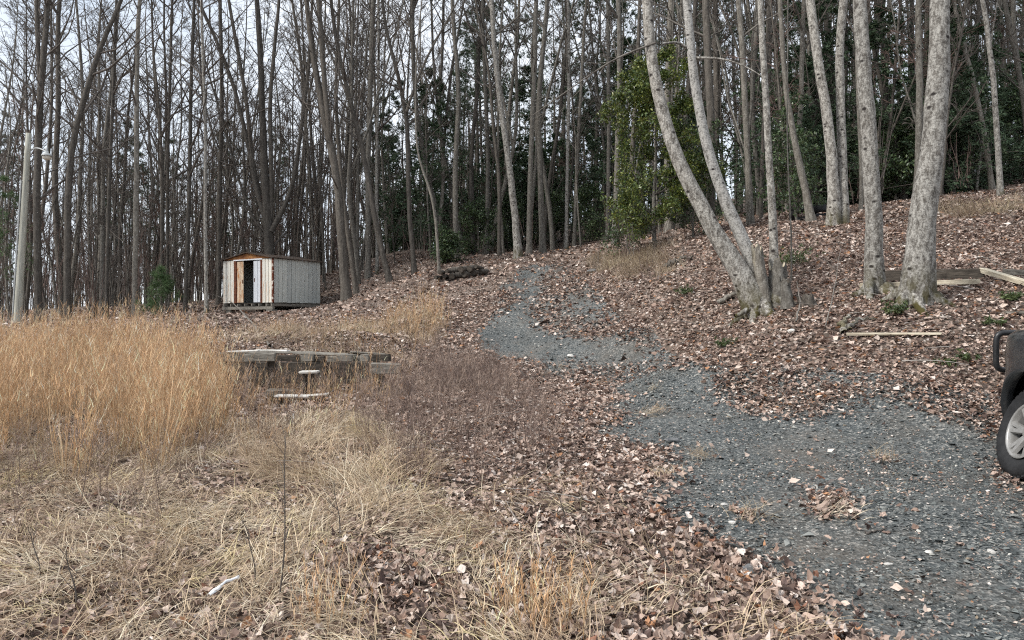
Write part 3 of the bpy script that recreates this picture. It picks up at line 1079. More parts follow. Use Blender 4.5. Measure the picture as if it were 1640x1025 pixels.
def path_tree(name, stems, d, bark_m, twig_m, height, label, cat='tree', group=None, t0=None, n1=16, flare=0.5, extra_lean=0.0, k=10, crown=True, wide=1.0, l1=0.2, up=0.1, n3=3):
    """a tree whose stems follow given outlines; stems = [ [(px, py, width px), ...], ... ] at distance d"""
    b0 = at(stems[0][0][0], stems[0][0][1], d)
    gz = float(H(b0[0], b0[1]))
    root = empty(name, (b0[0], b0[1], gz))
    org = np.array([b0[0], b0[1], gz])
    allP = []
    for si, st_ in enumerate(stems):
        K = [at(x, y, d) - org for x, y, _ in st_]
        wid = [wv * (0.69 if d < 20 else 0.68) / F * d * 0.5 for *_, wv in st_]
        K = [np.array([q[0], 0.0, q[2]]) for q in K]
        if si == 0:
            K[0][2] = -0.15
        dirn = nrm(K[-1] - K[-2])
        z = K[-1][2]
        while z < height:
            dirn = nrm(dirn + np.array([rng.normal() * 0.1, rng.normal() * 0.1, 0.18]))
            K.append(K[-1] + dirn * 1.6)
            wid.append(max(wid[-1] * 0.84, 0.012))
            z = K[-1][2]
        K = np.array(K)
        zz = np.maximum(K[:, 2], 0)
        K[:, 1] += extra_lean * zz + 0.12 * np.sin(zz * 0.5 + si * 2 + d) * np.minimum(zz / 3, 1)
        n = int(np.clip(len(K) * 3, 14, 44))
        q = smooth_path(np.c_[K, wid], n)
        P, Rr = q[:, :3], q[:, 3]
        if si == 0 and flare:
            h = np.maximum(P[:, 2], 0)
            Rr = Rr * (1 + flare * np.exp(-h / (0.9 * Rr[0] * 2 + 0.05)))
        P = P + rng.normal(size=P.shape) * Rr[:, None] * 0.05
        V, Q = tubes(P[None], Rr[None], k, rough=0.035)
        MB().add(V, Q).obj('trunk', bark_m, root)
        allP.append((P, Rr))
    if crown:
        mb = MB()
        for si, (P, Rr) in enumerate(allP):
            c0 = 0.22 if t0 is None else t0
            c = bare_crown(P[None], Rr[None], n1, c0, l1, (30, 68), up, 5, n3, seed=int(rng.integers(1e9)))
            off = mb.n
            for v in c.V:
                mb.V.append(v)
            for q_ in c.Q:
                mb.Q.append(q_ + off)
            mb.n += c.n
        mb.obj('crown', twig_m, root)
    tag(root, label, cat, group)
    return root


G_R = 'pale barked trees on the right bank'
path_tree('maple_tree', [[(1464, 478, 66), (1467, 440, 58), (1476, 350, 54), (1488, 240, 50), (1498, 120, 45), (1503, 0, 42)]], 10.0, M['bark_pale'], M['twig_grey'], 15,
          'thickest pale barked tree with mossy base beside the boards', group=G_R, t0=0.42, k=16, flare=0.42, n1=14)
path_tree('maple_tree', [[(1402, 472, 42), (1400, 440, 40), (1397, 340, 36), (1390, 200, 34), (1383, 80, 32), (1380, 0, 30)]], 11.0, M['bark_pale'], M['twig_grey'], 15,
          'straight pale trunk left of the thickest one, root clawing downhill', group=G_R, t0=0.42, k=14, flare=0.35, n1=14)
path_tree('maple_tree', [[(1334, 364, 30), (1337, 330, 26), (1330, 240, 24), (1318, 150, 22), (1306, 60, 21), (1300, 0, 20)],
                         [(1352, 366, 28), (1352, 330, 22), (1350, 200, 20), (1347, 100, 19), (1350, 0, 18)]], 17.0, M['bark_pale'], M['twig_grey'], 17,
          'pair of pale trunks sharing one mossy base up the bank', group=G_R, t0=0.35, k=12, flare=0.3, n1=12)
cl = path_tree('maple_tree', [[(1222, 500, 54), (1205, 465, 46), (1170, 412, 40), (1118, 330, 35), (1078, 240, 31), (1050, 140, 27), (1036, 0, 24)],
                              [(1228, 470, 36), (1210, 415, 32), (1180, 365, 28), (1148, 280, 25), (1122, 190, 22), (1106, 90, 20), (1100, 0, 18)],
                              [(1240, 470, 26), (1240, 425, 22), (1237, 360, 18), (1229, 260, 16), (1221, 140, 14), (1215, 40, 13), (1214, 0, 12)]],
               11.6, M['bark_pale'], M['twig_grey'], 15, 'leaning tree of three stems around a broken stump', group=G_R, t0=0.4, k=14, flare=0.55, n1=10)
cl.children[2].data.materials[0] = M['bark_birch']


def jag_stump(parent, base, r0, h, lean, mat_side, mat_top, name='broken_stump', seed=1):
    r = np.random.default_rng(seed)
    kk, nn = 14, 7
    V = np.empty((nn, kk, 3))
    for i in range(nn):
        t = i / (nn - 1)
        rad = r0 * (1.35 - 0.42 * t ** 0.5)
        for j in range(kk):
            a_ = j * 2 * math.pi / kk
            rr_ = rad * (1 + 0.09 * r.normal() + 0.08 * math.sin(3 * a_))
            zz = h * t
            if i == nn - 1:
                zz = h * (0.82 + 0.33 * abs(math.sin(1.7 * a_ + 0.6)) + 0.06 * r.normal())
            V[i, j] = (base[0] + lean[0] * t + rr_ * math.cos(a_), base[1] + lean[1] * t + rr_ * math.sin(a_), base[2] + zz)
    i = (np.arange(nn - 1)[:, None] * kk + np.arange(kk)[None, :])
    i2 = (np.arange(nn - 1)[:, None] * kk + (np.arange(kk)[None, :] + 1) % kk)
    Q = np.stack([i, i2, i2 + kk, i + kk], -1).reshape(-1, 4)
    s = MB().add(V.reshape(-1, 3), Q).obj(name, mat_side, parent)
    topv = np.vstack([V[-1] - np.array([0, 0, 0.015]), [[base[0] + lean[0], base[1] + lean[1], base[2] + h * 0.62]]])
    T = [[j, (j + 1) % kk, kk] for j in range(kk)]
    MB().add(topv, None, T).obj('splintered_wood', mat_top, s, False)
    return s


jag_stump(cl, (0.17, -0.10, -0.1), 0.14, 0.78, (0.03, 0.0), M['bark_grey'], M['wood_pale'], seed=4)
jag_stump(cl, (0.02, -0.14, -0.05), 0.085, 0.98, (-0.17, -0.02), M['bark_grey'], M['wood_pale'], 'split_stub', seed=8)


def root_tube(parent, pts, r0, mat):
    q = smooth_path(np.array(pts, float), 10)
    MB().add(*tubes(q[None], (r0 * np.linspace(1, 0.4, 10))[None], 8, rough=0.06)).obj('root', mat, parent)


r2_ = [o for o in bpy.data.objects if o.get('label', '').startswith('straight pale')][0]
root_tube(r2_, [(-0.1, -0.05, 0.22), (-0.2, -0.2, 0.12), (-0.3, -0.45, -0.1), (-0.36, -0.6, -0.26)], 0.075, M['bark_pale'])
root_tube(r2_, [(0.1, -0.1, 0.15), (0.16, -0.25, 0.02), (0.2, -0.5, -0.22)], 0.07, M['bark_pale'])
root_tube(cl, [(-0.1, -0.05, 0.12), (-0.3, -0.15, 0.0), (-0.5, -0.2, -0.1)], 0.07, M['bark_pale'])
root_tube(cl, [(0.2, -0.1, 0.1), (0.45, -0.3, -0.04), (0.6, -0.6, -0.25)], 0.08, M['bark_grey'])

def add_roots(t, r0, n, reach, seed, mat):
    r = np.random.default_rng(seed)
    bx, by, bz = t.location
    for i in range(n):
        a_ = i * 2 * math.pi / n + r.uniform(-0.4, 0.4)
        pts_ = []
        for q_, up_ in ((0.5, 0.9), (1.0, 0.42), (1.6, 0.12), (2.4, -0.25), (reach, -0.9)):
            x_, y_ = q_ * r0 * math.cos(a_ + 0.12 * q_), q_ * r0 * math.sin(a_ + 0.12 * q_)
            pts_.append((x_, y_, float(H(bx + x_, by + y_)) - bz + up_ * r0))
        root_tube(t, pts_, r0 * r.uniform(0.42, 0.6), mat)


for lab, r0, n, sd_ in (('thickest pale', 0.2, 6, 1), ('straight pale', 0.15, 5, 2), ('leaning tree of three', 0.22, 7, 3)):
    t_ = [o for o in bpy.data.objects if o.get('label', '').startswith(lab)][0]
    add_roots(t_, r0, n, 3.2, sd_, M['bark_pale'])

# a low side limb that crosses the open air left of the leaning tree
lp = np.array([at(1050, 68, 11.6), at(985, 92, 11.7), at(930, 130, 11.8), at(880, 165, 11.9), at(845, 190, 12.0)]) - np.array(cl.location)
q = smooth_path(lp, 14)
RRl = 0.017 * np.linspace(1, 0.25, 14)
lm = MB().add(*tubes(q[None], RRl[None], 6))
s1, sr1 = spawn(q[None], RRl[None], 9, 0.2, 1, (0.5, 1.3), (20, 50), 0.03, 5, 0.007, rng, 0.12, 0.3, 0.3, 0.004)
lm.add(*tubes(s1, sr1, 4))
s2, sr2 = spawn(s1, sr1, 4, 0.1, 1, (0.15, 0.4), (25, 55), 0.03, 3, 0.007, rng, 0.12, 0.4, 0.3, 0.003)
lm.add(*tubes(s2, sr2, 3))
lm.obj('limb', M['twig_grey'], cl)
lp = np.array([at(1060, 70, 11.6), at(1085, 66, 11.6), at(1100, 75, 11.6)]) - np.array(cl.location)
q = smooth_path(lp, 8)
MB().add(*tubes(q[None], np.full((1, 8), 0.02), 6)).obj('limb', M['bark_pale'], cl)
lp = np.array([at(1110, 92, 11.6), at(1160, 92, 11.4), at(1205, 110, 11.2), at(1225, 125, 11.1)]) - np.array(cl.location)
q = smooth_path(lp, 10)
MB().add(*tubes(q[None], (0.02 * np.linspace(1, 0.3, 10))[None], 6)).obj('limb', M['bark_pale'], cl)

G_D = 'grey trunks at the head of the drive'
path_tree('poplar_tree', [[(830, 418, 19), (826, 350, 17), (814, 250, 15), (803, 180, 14), (791, 70, 12), (787, 0, 11)]], 31.0, M['bark_pale'], M['twig_grey'], 22, 'pale trunk bending left above the head of the drive', group=G_D, t0=0.35)
path_tree('poplar_tree', [[(847, 416, 14), (850, 250, 12), (857, 100, 11), (858, 0, 10)]], 32.0, M['bark_grey'], M['twig_dark'], 22, 'dark straight trunk just right of the pale bending one', group=G_D, t0=0.35)
path_tree('poplar_tree', [[(870, 413, 16), (866, 300, 14), (862, 150, 12), (872, 60, 11), (878, 0, 10)]], 32.5, M['bark_grey'], M['twig_dark'], 22, 'grey trunk at the centre of the gap above the drive', group=G_D, t0=0.35)
path_tree('poplar_tree', [[(907, 410, 9), (908, 300, 8), (911, 150, 8), (911, 0, 7)]], 33.0, M['bark_pale'], M['twig_grey'], 20, 'slender pale trunk right of the drive gap', group=G_D, t0=0.35)
path_tree('poplar_tree', [[(919, 385, 9), (925, 250, 8), (933, 100, 7), (938, 0, 7)]], 36.0, M['bark_grey'], M['twig_dark'], 20, 'slim trunk leaning right behind the slender pale one', group=G_D, t0=0.35)
path_tree('poplar_tree', [[(985, 398, 16), (989, 250, 14), (992, 120, 12), (992, 0, 11)]], 27.0, M['bark_grey'], M['twig_dark'], 20, 'grey trunk rising straight behind the holly', group=G_D, t0=0.4)
path_tree('poplar_tree', [[(973, 380, 10), (975, 200, 9), (974, 0, 9)]], 34.0, M['bark_grey'], M['twig_dark'], 20, 'slim grey trunk left of the one behind the holly', group=G_D, t0=0.4)
path_tree('poplar_tree', [[(730, 415, 13), (729, 260, 12), (736, 150, 11), (723, 0, 9)]], 35.0, M['bark_grey'], M['twig_dark'], 22, 'grey trunk rising behind the log pile', group=G_D, t0=0.3)
path_tree('poplar_tree', [[(779, 405, 11), (782, 250, 10), (776, 100, 9), (772, 0, 8)]], 36.0, M['bark_grey'], M['twig_dark'], 22, 'grey trunk between the log pile and the pale bending tree', group=G_D, t0=0.3)

G_L = 'dark bare trees along the woods edge'
LT_ = [
    ([[(62, 520, 17), (62, 300, 16), (64, 160, 15), (70, 60, 13), (74, 0, 11)], [(63, 190, 10), (60, 110, 9), (58, 0, 8)]], 27, 'bark_dark', 'thick forked dark tree just behind the lamp pole', 0.2),
    ([[(108, 505, 16), (111, 320, 15), (118, 225, 14), (134, 165, 13), (154, 85, 11), (172, 40, 10), (192, 0, 9)]], 27, 'bark_dark', 'dark trunk curving up to the right, right of the lamp pole', 0.25),
    ([[(170, 500, 9), (174, 300, 8), (181, 120, 7), (187, 0, 6)]], 29, 'bark_dark', 'thin trunk between the curving tree and the straight mottled one', 0.25),
    ([[(215, 505, 12), (221, 300, 12), (217, 170, 10), (220, 0, 9)]], 28, 'bark_grey', 'straight mottled trunk midway between lamp pole and shed', 0.3),
    ([[(258, 490, 7), (258, 300, 7), (258, 180, 6), (247, 90, 5), (243, 0, 4)]], 31, 'bark_dark', 'thin trunk bending left, first right of the mottled one', 0.25),
    ([[(268, 490, 7), (270, 250, 7), (274, 0, 6)]], 32, 'bark_dark', 'thin straight trunk, second right of the mottled one', 0.25),
    ([[(296, 488, 9), (302, 300, 9), (308, 130, 8), (311, 0, 7)]], 31, 'bark_dark', 'slim trunk leaning slightly right, third right of the mottled one', 0.25),
    ([[(331, 490, 9), (327, 340, 8), (328, 230, 7), (324, 0, 6)]], 30, 'bark_pale', 'pale footed slim trunk left of the shed', 0.3),
    ([[(350, 480, 10), (353, 280, 10), (355, 150, 9), (352, 0, 8)]], 34, 'bark_dark', 'dark trunk rising just behind the left end of the shed', 0.3),
    ([[(555, 474, 22), (548, 380, 20), (540, 285, 18), (522, 200, 16), (505, 120, 14), (490, 0, 11)], [(530, 240, 13), (520, 130, 12), (511, 0, 10)]], 29, 'bark_dark', 'thick shaggy forked tree leaning left, right of the shed', 0.2),
    ([[(572, 468, 12), (560, 390, 11), (546, 300, 10), (536, 150, 8), (545, 0, 7)]], 30, 'bark_dark', 'leaning trunk right of the thick shaggy tree', 0.25),
    ([[(626, 462, 14), (606, 380, 13), (592, 300, 12), (576, 220, 11), (560, 160, 10), (540, 80, 9), (530, 0, 8)]], 29.5, 'bark_dark', 'dark trunk leaning steeply left, between shed and log pile', 0.25),
    ([[(590, 455, 13), (590, 250, 12), (594, 100, 12), (597, 0, 11)]], 34, 'bark_grey', 'tall straight trunk between the shed and the leaning tree', 0.3),
    ([[(604, 448, 8), (603, 250, 7), (606, 100, 6), (607, 0, 6)]], 35, 'bark_pale', 'slim pale trunk touching the tall straight one', 0.3),
    ([[(665, 452, 12), (656, 350, 11), (651, 180, 10), (638, 120, 9), (618, 50, 7), (612, 0, 7)], [(651, 180, 7), (668, 130, 6), (690, 80, 5), (716, 35, 4)]], 30, 'bark_dark', 'forked trunk splitting wide, left of the log pile', 0.25),
    ([[(704, 440, 8), (697, 330, 7), (686, 290, 6), (668, 258, 5), (664, 150, 4)]], 29, 'bark_grey', 'thin crooked trunk kinked left beside the log pile', 0.3),
]
for stems, d, bm, lab, t0 in LT_:
    path_tree('bare_tree', stems, d, M[bm], M['twig_dark'], 20, lab, group=G_L, t0=t0, n1=22, l1=0.2)
path_tree('bare_tree', [[(433, 430, 26), (432, 395, 24), (430, 350, 22), (424, 260, 17), (418, 130, 14), (412, 0, 11)],
                        [(430, 365, 13), (412, 310, 12), (398, 240, 10), (378, 150, 9), (350, 70, 8), (318, 0, 6)],
                        [(428, 355, 12), (405, 280, 10), (396, 160, 9), (378, 60, 8), (366, 0, 7)],
                        [(434, 360, 11), (436, 280, 10), (432, 150, 9), (446, 0, 7)],
                        [(436, 370, 13), (456, 335, 12), (470, 300, 10), (482, 200, 8), (496, 90, 7), (500, 0, 6)],
                        [(428, 385, 8), (404, 355, 6), (385, 300, 5), (355, 190, 4), (320, 60, 3)]], 33.0, M['bark_dark'], M['twig_dark'], 19,
          'big fan shaped tree of many limbs behind the shed', group=G_L, t0=0.12, n1=14, l1=0.18)
RT_ = [
    ([[(1302, 362, 20), (1292, 310, 17), (1280, 260, 15), (1262, 160, 12), (1250, 0, 10)]], 18.5, 'bark_grey', 'dark trunk leaning left beside the old tyres', 0.3),
    ([[(1450, 316, 14), (1438, 250, 12), (1420, 170, 11), (1402, 80, 10), (1392, 0, 9)]], 24, 'bark_dark', 'dark trunk leaning left, seen between the two straight pale trees', 0.3),
    ([[(1603, 308, 14), (1600, 250, 13), (1594, 150, 12), (1580, 60, 11), (1570, 0, 10)]], 20.5, 'bark_pale', 'mottled trunk on the ridge near the right edge', 0.3),
    ([[(1563, 272, 6), (1572, 220, 6), (1582, 160, 5), (1590, 60, 4)]], 24, 'bark_pale', 'thin pale trunk leaning right, left of the mottled ridge trunk', 0.3),
    ([[(1470, 300, 18), (1470, 130, 15), (1468, 0, 14)]], 22, 'bark_grey', 'grey trunk half hidden behind the thickest pale tree', 0.3),
    ([[(1590, 300, 12), (1578, 230, 11), (1556, 120, 10), (1536, 40, 9), (1528, 0, 8)]], 23, 'bark_grey', 'grey trunk leaning left on the ridge near the right edge', 0.3),
    ([[(1650, 300, 13), (1642, 160, 12), (1625, 60, 11), (1612, 0, 10)]], 24, 'bark_grey', 'grey trunk leaning in at the right edge of the ridge', 0.3),
    ([[(1137, 370, 20), (1138, 200, 18), (1132, 60, 17), (1130, 0, 16)]], 22, 'bark_dark', 'broad dark trunk seen between the two leaning pale stems', 0.3),
    ([[(1203, 372, 15), (1196, 250, 14), (1190, 120, 13), (1184, 0, 12)]], 22, 'bark_grey', 'grey trunk behind the slender speckled stem', 0.3),
    ([[(1072, 385, 16), (1068, 200, 15), (1074, 0, 14)]], 25, 'bark_grey', 'grey trunk behind the holly right side', 0.3),
    ([[(1267, 500, 4), (1271, 400, 4), (1262, 250, 3), (1266, 90, 3)]], 12.5, 'bark_grey', 'thin sapling standing right of the broken stump', 0.25),
    ([[(1378, 360, 9), (1382, 280, 8), (1374, 150, 7), (1368, 0, 7)]], 20, 'bark_grey', 'thin trunk just left of the straight pale trunk', 0.3),
    ([[(1416, 300, 10), (1418, 150, 9), (1424, 0, 8)]], 26, 'bark_dark', 'dark trunk right behind the straight pale trunk', 0.3),
]
for stems, d, bm, lab, t0 in RT_:
    path_tree('bare_tree', stems, d, M[bm], M['twig_grey'], 17, lab, group='bare trees behind the right bank', t0=t0, n1=14, l1=0.2)


# ---- the wood behind: prototypes copied one by one
def proto_bare(seed, height, r0, fork=False, t0=0.3, n1=30, bm='bark_grey', tm='twig_dark', l1=0.2, k=7):
    r = np.random.default_rng(seed)
    n = 14
    z = np.linspace(-0.3, height, n)
    amp = height * 0.018
    P = np.stack([np.cumsum(r.normal(size=n)) * amp * 0.5, np.cumsum(r.normal(size=n)) * amp * 0.5, z], -1)
    P[:, :2] -= P[0, :2]
    P[:2, :2] = 0
    P = smooth_path(P, 20)
    Rr = r0 * np.linspace(1, 0.0, 20) ** 0.8 + 0.012
    Rr[0] *= 1.25
    stems = [(P, Rr)]
    if fork:
        i = r.integers(4, 9)
        q, rr = spawn(P[None], Rr[None], 1, i / 19, i / 19 + 0.01, 0.62, (14, 24), 0.05, 12, 0.012, r, 0.05, 0.15, 0.2)
        stems.append((q[0], np.linspace(Rr[i] * 0.75, 0.012, 12)))
    e = empty('bare_tree', (0, 0, -200))
    mt = MB()
    for p_, r_ in stems:
        mt.add(*tubes(p_[None], r_[None], k, rng=r, rough=0.03))
    mt.obj('trunk', M[bm], e)
    mc = MB()
    for p_, r_ in stems:
        c = bare_crown(p_[None], r_[None], n1 if not fork else n1 * 2 // 3, t0, l1, (28, 65), 0.09, 5, 5, seed=seed * 13 + len(p_), rm=0.010)
        o_ = mc.n
        mc.V += c.V
        mc.Q += [x + o_ for x in c.Q]
        mc.n += c.n
    mc.obj('crown', M[tm], e)
    return e


def needle_mesh(pos, dirs, L, wd, per, cols, r, flat=0.0):
    """clusters of narrow triangles at each position"""
    m = len(pos)
    p = np.repeat(pos, per, 0)
    d = nrm(np.repeat(dirs, per, 0) * 0.9 + r.normal(size=(m * per, 3)) * np.array([0.8, 0.8, 0.8 - flat]))
    s = nrm(np.cross(d, r.normal(size=d.shape))) * (wd * r.uniform(0.7, 1.3, m * per))[:, None]
    ln = (L * r.uniform(0.6, 1.25, m * per))[:, None]
    V = np.stack([p - s, p + s, p + d * ln], 1)
    T = np.arange(m * per * 3).reshape(-1, 3)
    c = cols[r.choice(len(cols), m)]
    c = np.repeat(c, per, 0) * r.uniform(0.7, 1.3, (m * per, 1))
    return V.reshape(-1, 3), T, np.repeat(c, 3, 0)


PINE_C = np.array([(0.066, 0.094, 0.06), (0.09, 0.122, 0.074), (0.115, 0.15, 0.09), (0.074, 0.105, 0.08)])
HEM_C = np.array([(0.065, 0.102, 0.062), (0.09, 0.135, 0.08), (0.12, 0.165, 0.098)])


def proto_pine(seed, height, r0, t0=0.35):
    r = np.random.default_rng(seed)
    e = empty('pine_tree', (0, 0, -200))
    z = np.linspace(-0.3, height, 16)
    P = np.stack([np.cumsum(r.normal(size=16)) * 0.06, np.cumsum(r.normal(size=16)) * 0.06, z], -1)
    Rr = r0 * np.linspace(1, 0.03, 16)
    MB().add(*tubes(P[None], Rr[None], 7, rng=r, rough=0.03)).obj('trunk', M['bark_dark'], e)
    P1, R1 = spawn(P[None], Rr[None], 62, t0, 0.98, 0.2, (62, 92), 0.06, 6, 0.010, r, 0.1, 0.2, 0.55, 0.008)
    mc = MB().add(*tubes(P1, R1, 3))
    P2, R2 = spawn(P1, R1, 7, 0.3, 1.0, 0.38, (30, 60), 0.08, 3, 0.006, r, 0.1, 0.4, 0.4, 0.005)
    mc.add(*tubes(P2, R2, 3))
    mc.obj('branches', M['twig_dark'], e)
    pos = np.concatenate([P2[:, 1], P2[:, 2], P1[:, -1]])
    dr = np.concatenate([P2[:, 1] - P2[:, 0], P2[:, 2] - P2[:, 1], P1[:, -1] - P1[:, -2]])
    V, T, c = needle_mesh(pos, nrm(dr), 0.24, 0.022, 12, PINE_C, r)
    MB().add(V, None, T, c).obj('needles', M['needle'], e, False)
    return e


def proto_hemlock(seed, height, r0, t0=0.06, cols=HEM_C, name='hemlock_tree', width=0.34):
    r = np.random.default_rng(seed)
    e = empty(name, (0, 0, -200))
    z = np.linspace(-0.3, height, 12)
    P = np.stack([np.cumsum(r.normal(size=12)) * 0.05, np.cumsum(r.normal(size=12)) * 0.05, z], -1)
    Rr = r0 * np.linspace(1, 0.03, 12)
    MB().add(*tubes(P[None], Rr[None], 6, rng=r)).obj('trunk', M['bark_dark'], e)
    P1, R1 = spawn(P[None], Rr[None], 64, t0, 0.98, width, (60, 95), -0.05, 6, 0.008, r, 0.12, 0.2, 0.7, 0.006)
    mc = MB().add(*tubes(P1, R1, 3))
    P2, R2 = spawn(P1, R1, 11, 0.12, 1.0, 0.36, (35, 65), -0.05, 4, 0.005, r, 0.14, 0.4, 0.5, 0.004)
    mc.add(*tubes(P2, R2, 3))
    mc.obj('branches', M['twig_dark'], e)
    pos = np.concatenate([P2[:, 1], P2[:, 2], P2[:, 3], P1[:, -1], P1[:, -2]])
    dr = np.concatenate([P2[:, 1] - P2[:, 0], P2[:, 2] - P2[:, 1], P2[:, 3] - P2[:, 2], P1[:, -1] - P1[:, -2], P1[:, -2] - P1[:, -3]])
    V, T, c = needle_mesh(pos, nrm(dr), 0.15, 0.028, 8, cols, r, 0.45)
    MB().add(V, None, T, c).obj('needles', M['needle'], e, False)
    return e


def proto_brush(seed, height, stems, tm, name='bare_shrub', spread=0.25):
    r = np.random.default_rng(seed)
    e = empty(name, (0, 0, -200))
    n = 7
    az = r.uniform(0, 6.28, stems)
    sp = r.uniform(0.05, spread, stems)
    hh = height * r.uniform(0.5, 1.1, stems)
    t = np.linspace(-0.05, 1, n)
    P = np.empty((stems, n, 3))
    P[..., 0] = (np.cos(az) * sp * hh)[:, None] * t ** 1.4 + np.cos(az)[:, None] * 0.12
    P[..., 1] = (np.sin(az) * sp * hh)[:, None] * t ** 1.4 + np.sin(az)[:, None] * 0.12
    P[..., 2] = hh[:, None] * t
    P[:, 1:] += r.normal(size=(stems, n - 1, 3)) * height * 0.015
    Rr = (0.0045 * hh)[:, None] * np.linspace(1, 0.25, n)[None] + 0.003
    MB().add(*tubes(P, Rr, 4)).obj('stems', M[tm], e)
    P1, R1 = spawn(P, Rr, 8, 0.15, 1, 0.3, (25, 60), 0.06, 4, 0.006, r, 0.2, 0.4, 0.4, 0.005)
    mc = MB().add(*tubes(P1, R1, 3))
    P2, R2 = spawn(P1, R1, 5, 0.1, 1, 0.4, (25, 65), 0.05, 3, 0.006, r, 0.2, 0.5, 0.3, 0.004)
    mc.add(*tubes(P2, R2, 3))
    mc.obj('twigs', M[tm], e)
    return e


ORD = ['first', 'second', 'third', 'fourth', 'fifth', 'sixth', 'seventh', 'eighth', 'ninth', 'tenth', 'eleventh', 'twelfth', 'thirteenth', 'fourteenth', 'fifteenth',
       'sixteenth', 'seventeenth', 'eighteenth', 'nineteenth', 'twentieth'] + ['%d%s' % (i, {1: 'st', 2: 'nd', 3: 'rd'}.get(i % 10, 'th')) for i in range(21, 80)]
ZONES = [(-400, 60, 'left of the lamp pole'), (60, 215, 'between the lamp pole and the mottled trunk'), (215, 350, 'between the mottled trunk and the shed'), (350, 520, 'behind the shed'), (520, 690, 'between the shed and the log pile'),
         (690, 830, 'behind the log pile'), (830, 960, 'behind the head of the drive'), (960, 1130, 'by the holly'), (1130, 1300, 'behind the three stemmed tree'),
         (1300, 1450, 'behind the pale trunk pair'), (1450, 2200, 'on the ridge at the right')]
EDGE_X = [-100, 0, 200, 340, 520, 560, 700, 830, 950, 1000, 1100, 1250, 1400, 1640, 1800]
EDGE_D = [27, 28, 30, 35, 35, 31, 31, 34, 34, 28, 25, 21, 21, 23, 24]
PLACED = []


def plant(protos, n, xr, dr, sr, kind, what, tilt=0.03, front=None, seed=0, rel=True, avoid=0.5):
    r = np.random.default_rng(seed)
    got, tries, occupied = 0, 0, []
    items = []
    while got < n and tries < n * 40:
        tries += 1
        px = r.uniform(*xr)
        d0 = np.interp(px, EDGE_X, EDGE_D) if rel else 0
        d = d0 + dr[0] + (dr[1] - dr[0]) * r.random() ** 1.2
        x = (px - CX) / F * d
        if any((x - a_) ** 2 + (d - b_) ** 2 < avoid ** 2 for a_, b_ in occupied):
            continue
        if -13.2 < x < -7.4 and 28 < d < 33.6:
            continue
        occupied.append((x, d))
        items.append((px, d, x))
        got += 1
    for px, d, x in items:
        e = copy_tree(protos[int(r.integers(len(protos)))])
        e.location = (x, d, float(H(x, d)) - 0.05)
        e.rotation_euler = (r.normal() * tilt, r.normal() * tilt, r.uniform(0, 6.28))
        s = r.uniform(*sr)
        e.scale = (s, s, s * r.uniform(0.92, 1.1))
        PLACED.append((e, px, d, kind, what))


def label_all():
    by = {}
    for e, px, d, kind, what in PLACED:
        z = next(q[2] for q in ZONES if q[0] <= px < q[1])
        by.setdefault((kind, what, z), []).append((px, d, e))
    for (kind, what, z), L_ in by.items():
        L_.sort(key=lambda q: q[0])
        for i, (px, d, e) in enumerate(L_):
            tag(e, '%s %s from the left, %s' % (ORD[i], what, z) if len(L_) > 1 else '%s %s' % (what, z), kind, what + 's in the woods')


PB = [proto_bare(11, 19, 0.10), proto_bare(12, 21, 0.115, False, 0.36), proto_bare(13, 18, 0.085, True), proto_bare(14, 20, 0.105, True, 0.34), proto_bare(15, 17, 0.075, False, 0.25),
      proto_bare(16, 20, 0.095, False, 0.4, bm='bark_dark'), proto_bare(17, 16, 0.07, True, 0.25, bm='bark_dark'), proto_bare(18, 22, 0.125, False, 0.42, bm='bark_dark')]
PS = [proto_bare(31, 9, 0.036, False, 0.2, 16, 'bark_grey', 'twig_dark', 0.22, 5), proto_bare(32, 11, 0.042, True, 0.25, 16, 'bark_grey', 'twig_dark', 0.2, 5),
      proto_bare(33, 7, 0.03, False, 0.15, 16, 'bark_dark', 'twig_dark', 0.25, 5), proto_bare(34, 10, 0.04, True, 0.2, 16, 'bark_dark', 'twig_red', 0.22, 5)]
PP = [proto_pine(41, 19, 0.15, 0.36), proto_pine(42, 22, 0.17, 0.45), proto_pine(43, 16, 0.13, 0.26)]
PH = [proto_hemlock(51, 7, 0.08), proto_hemlock(52, 5, 0.06), proto_hemlock(53, 9, 0.10, 0.1)]
PU = [proto_brush(61, 2.3, 9, 'twig_red'), proto_brush(62, 3.2, 8, 'twig_dark'), proto_brush(63, 1.6, 10, 'twig_dark'), proto_brush(64, 2.6, 9, 'twig_red')]

plant(PB, 66, (-40, 700), (0.5, 28), (0.75, 1.15), 'tree', 'slim bare tree', seed=1, avoid=0.9)
plant(PB, 66, (700, 1690), (0.5, 22), (0.75, 1.15), 'tree', 'slim bare tree', seed=2, avoid=0.9)
plant(PS, 60, (-40, 600), (-1.5, 10), (0.7, 1.2), 'sapling', 'thin bare sapling', 0.08, seed=3, avoid=0.4)
plant(PS, 46, (600, 1690), (-0.5, 12), (0.7, 1.2), 'sapling', 'thin bare sapling', 0.08, seed=13, avoid=0.4)
plant(PP, 24, (560, 1690), (8, 30), (0.8, 1.1), 'pine', 'tall dark pine', seed=4, avoid=2.0)
plant(PP, 7, (-40, 560), (12, 30), (0.65, 0.9), 'pine', 'tall dark pine', seed=5, avoid=2.0)
plant(PH, 34, (640, 1690), (4, 18), (0.6, 1.1), 'hemlock', 'dark green hemlock', seed=6, avoid=1.2)
plant(PH, 17, (600, 1010), (7, 28), (0.8, 1.4), 'hemlock', 'shaded hemlock', seed=26, avoid=1.2)
plant(PP, 8, (600, 1010), (8, 26), (0.55, 0.8), 'pine', 'smaller pine', seed=27, avoid=1.6)
plant(PH, 12, (1220, 1690), (1.5, 7), (0.55, 0.85), 'hemlock', 'dark green hemlock', seed=16, avoid=1.0)
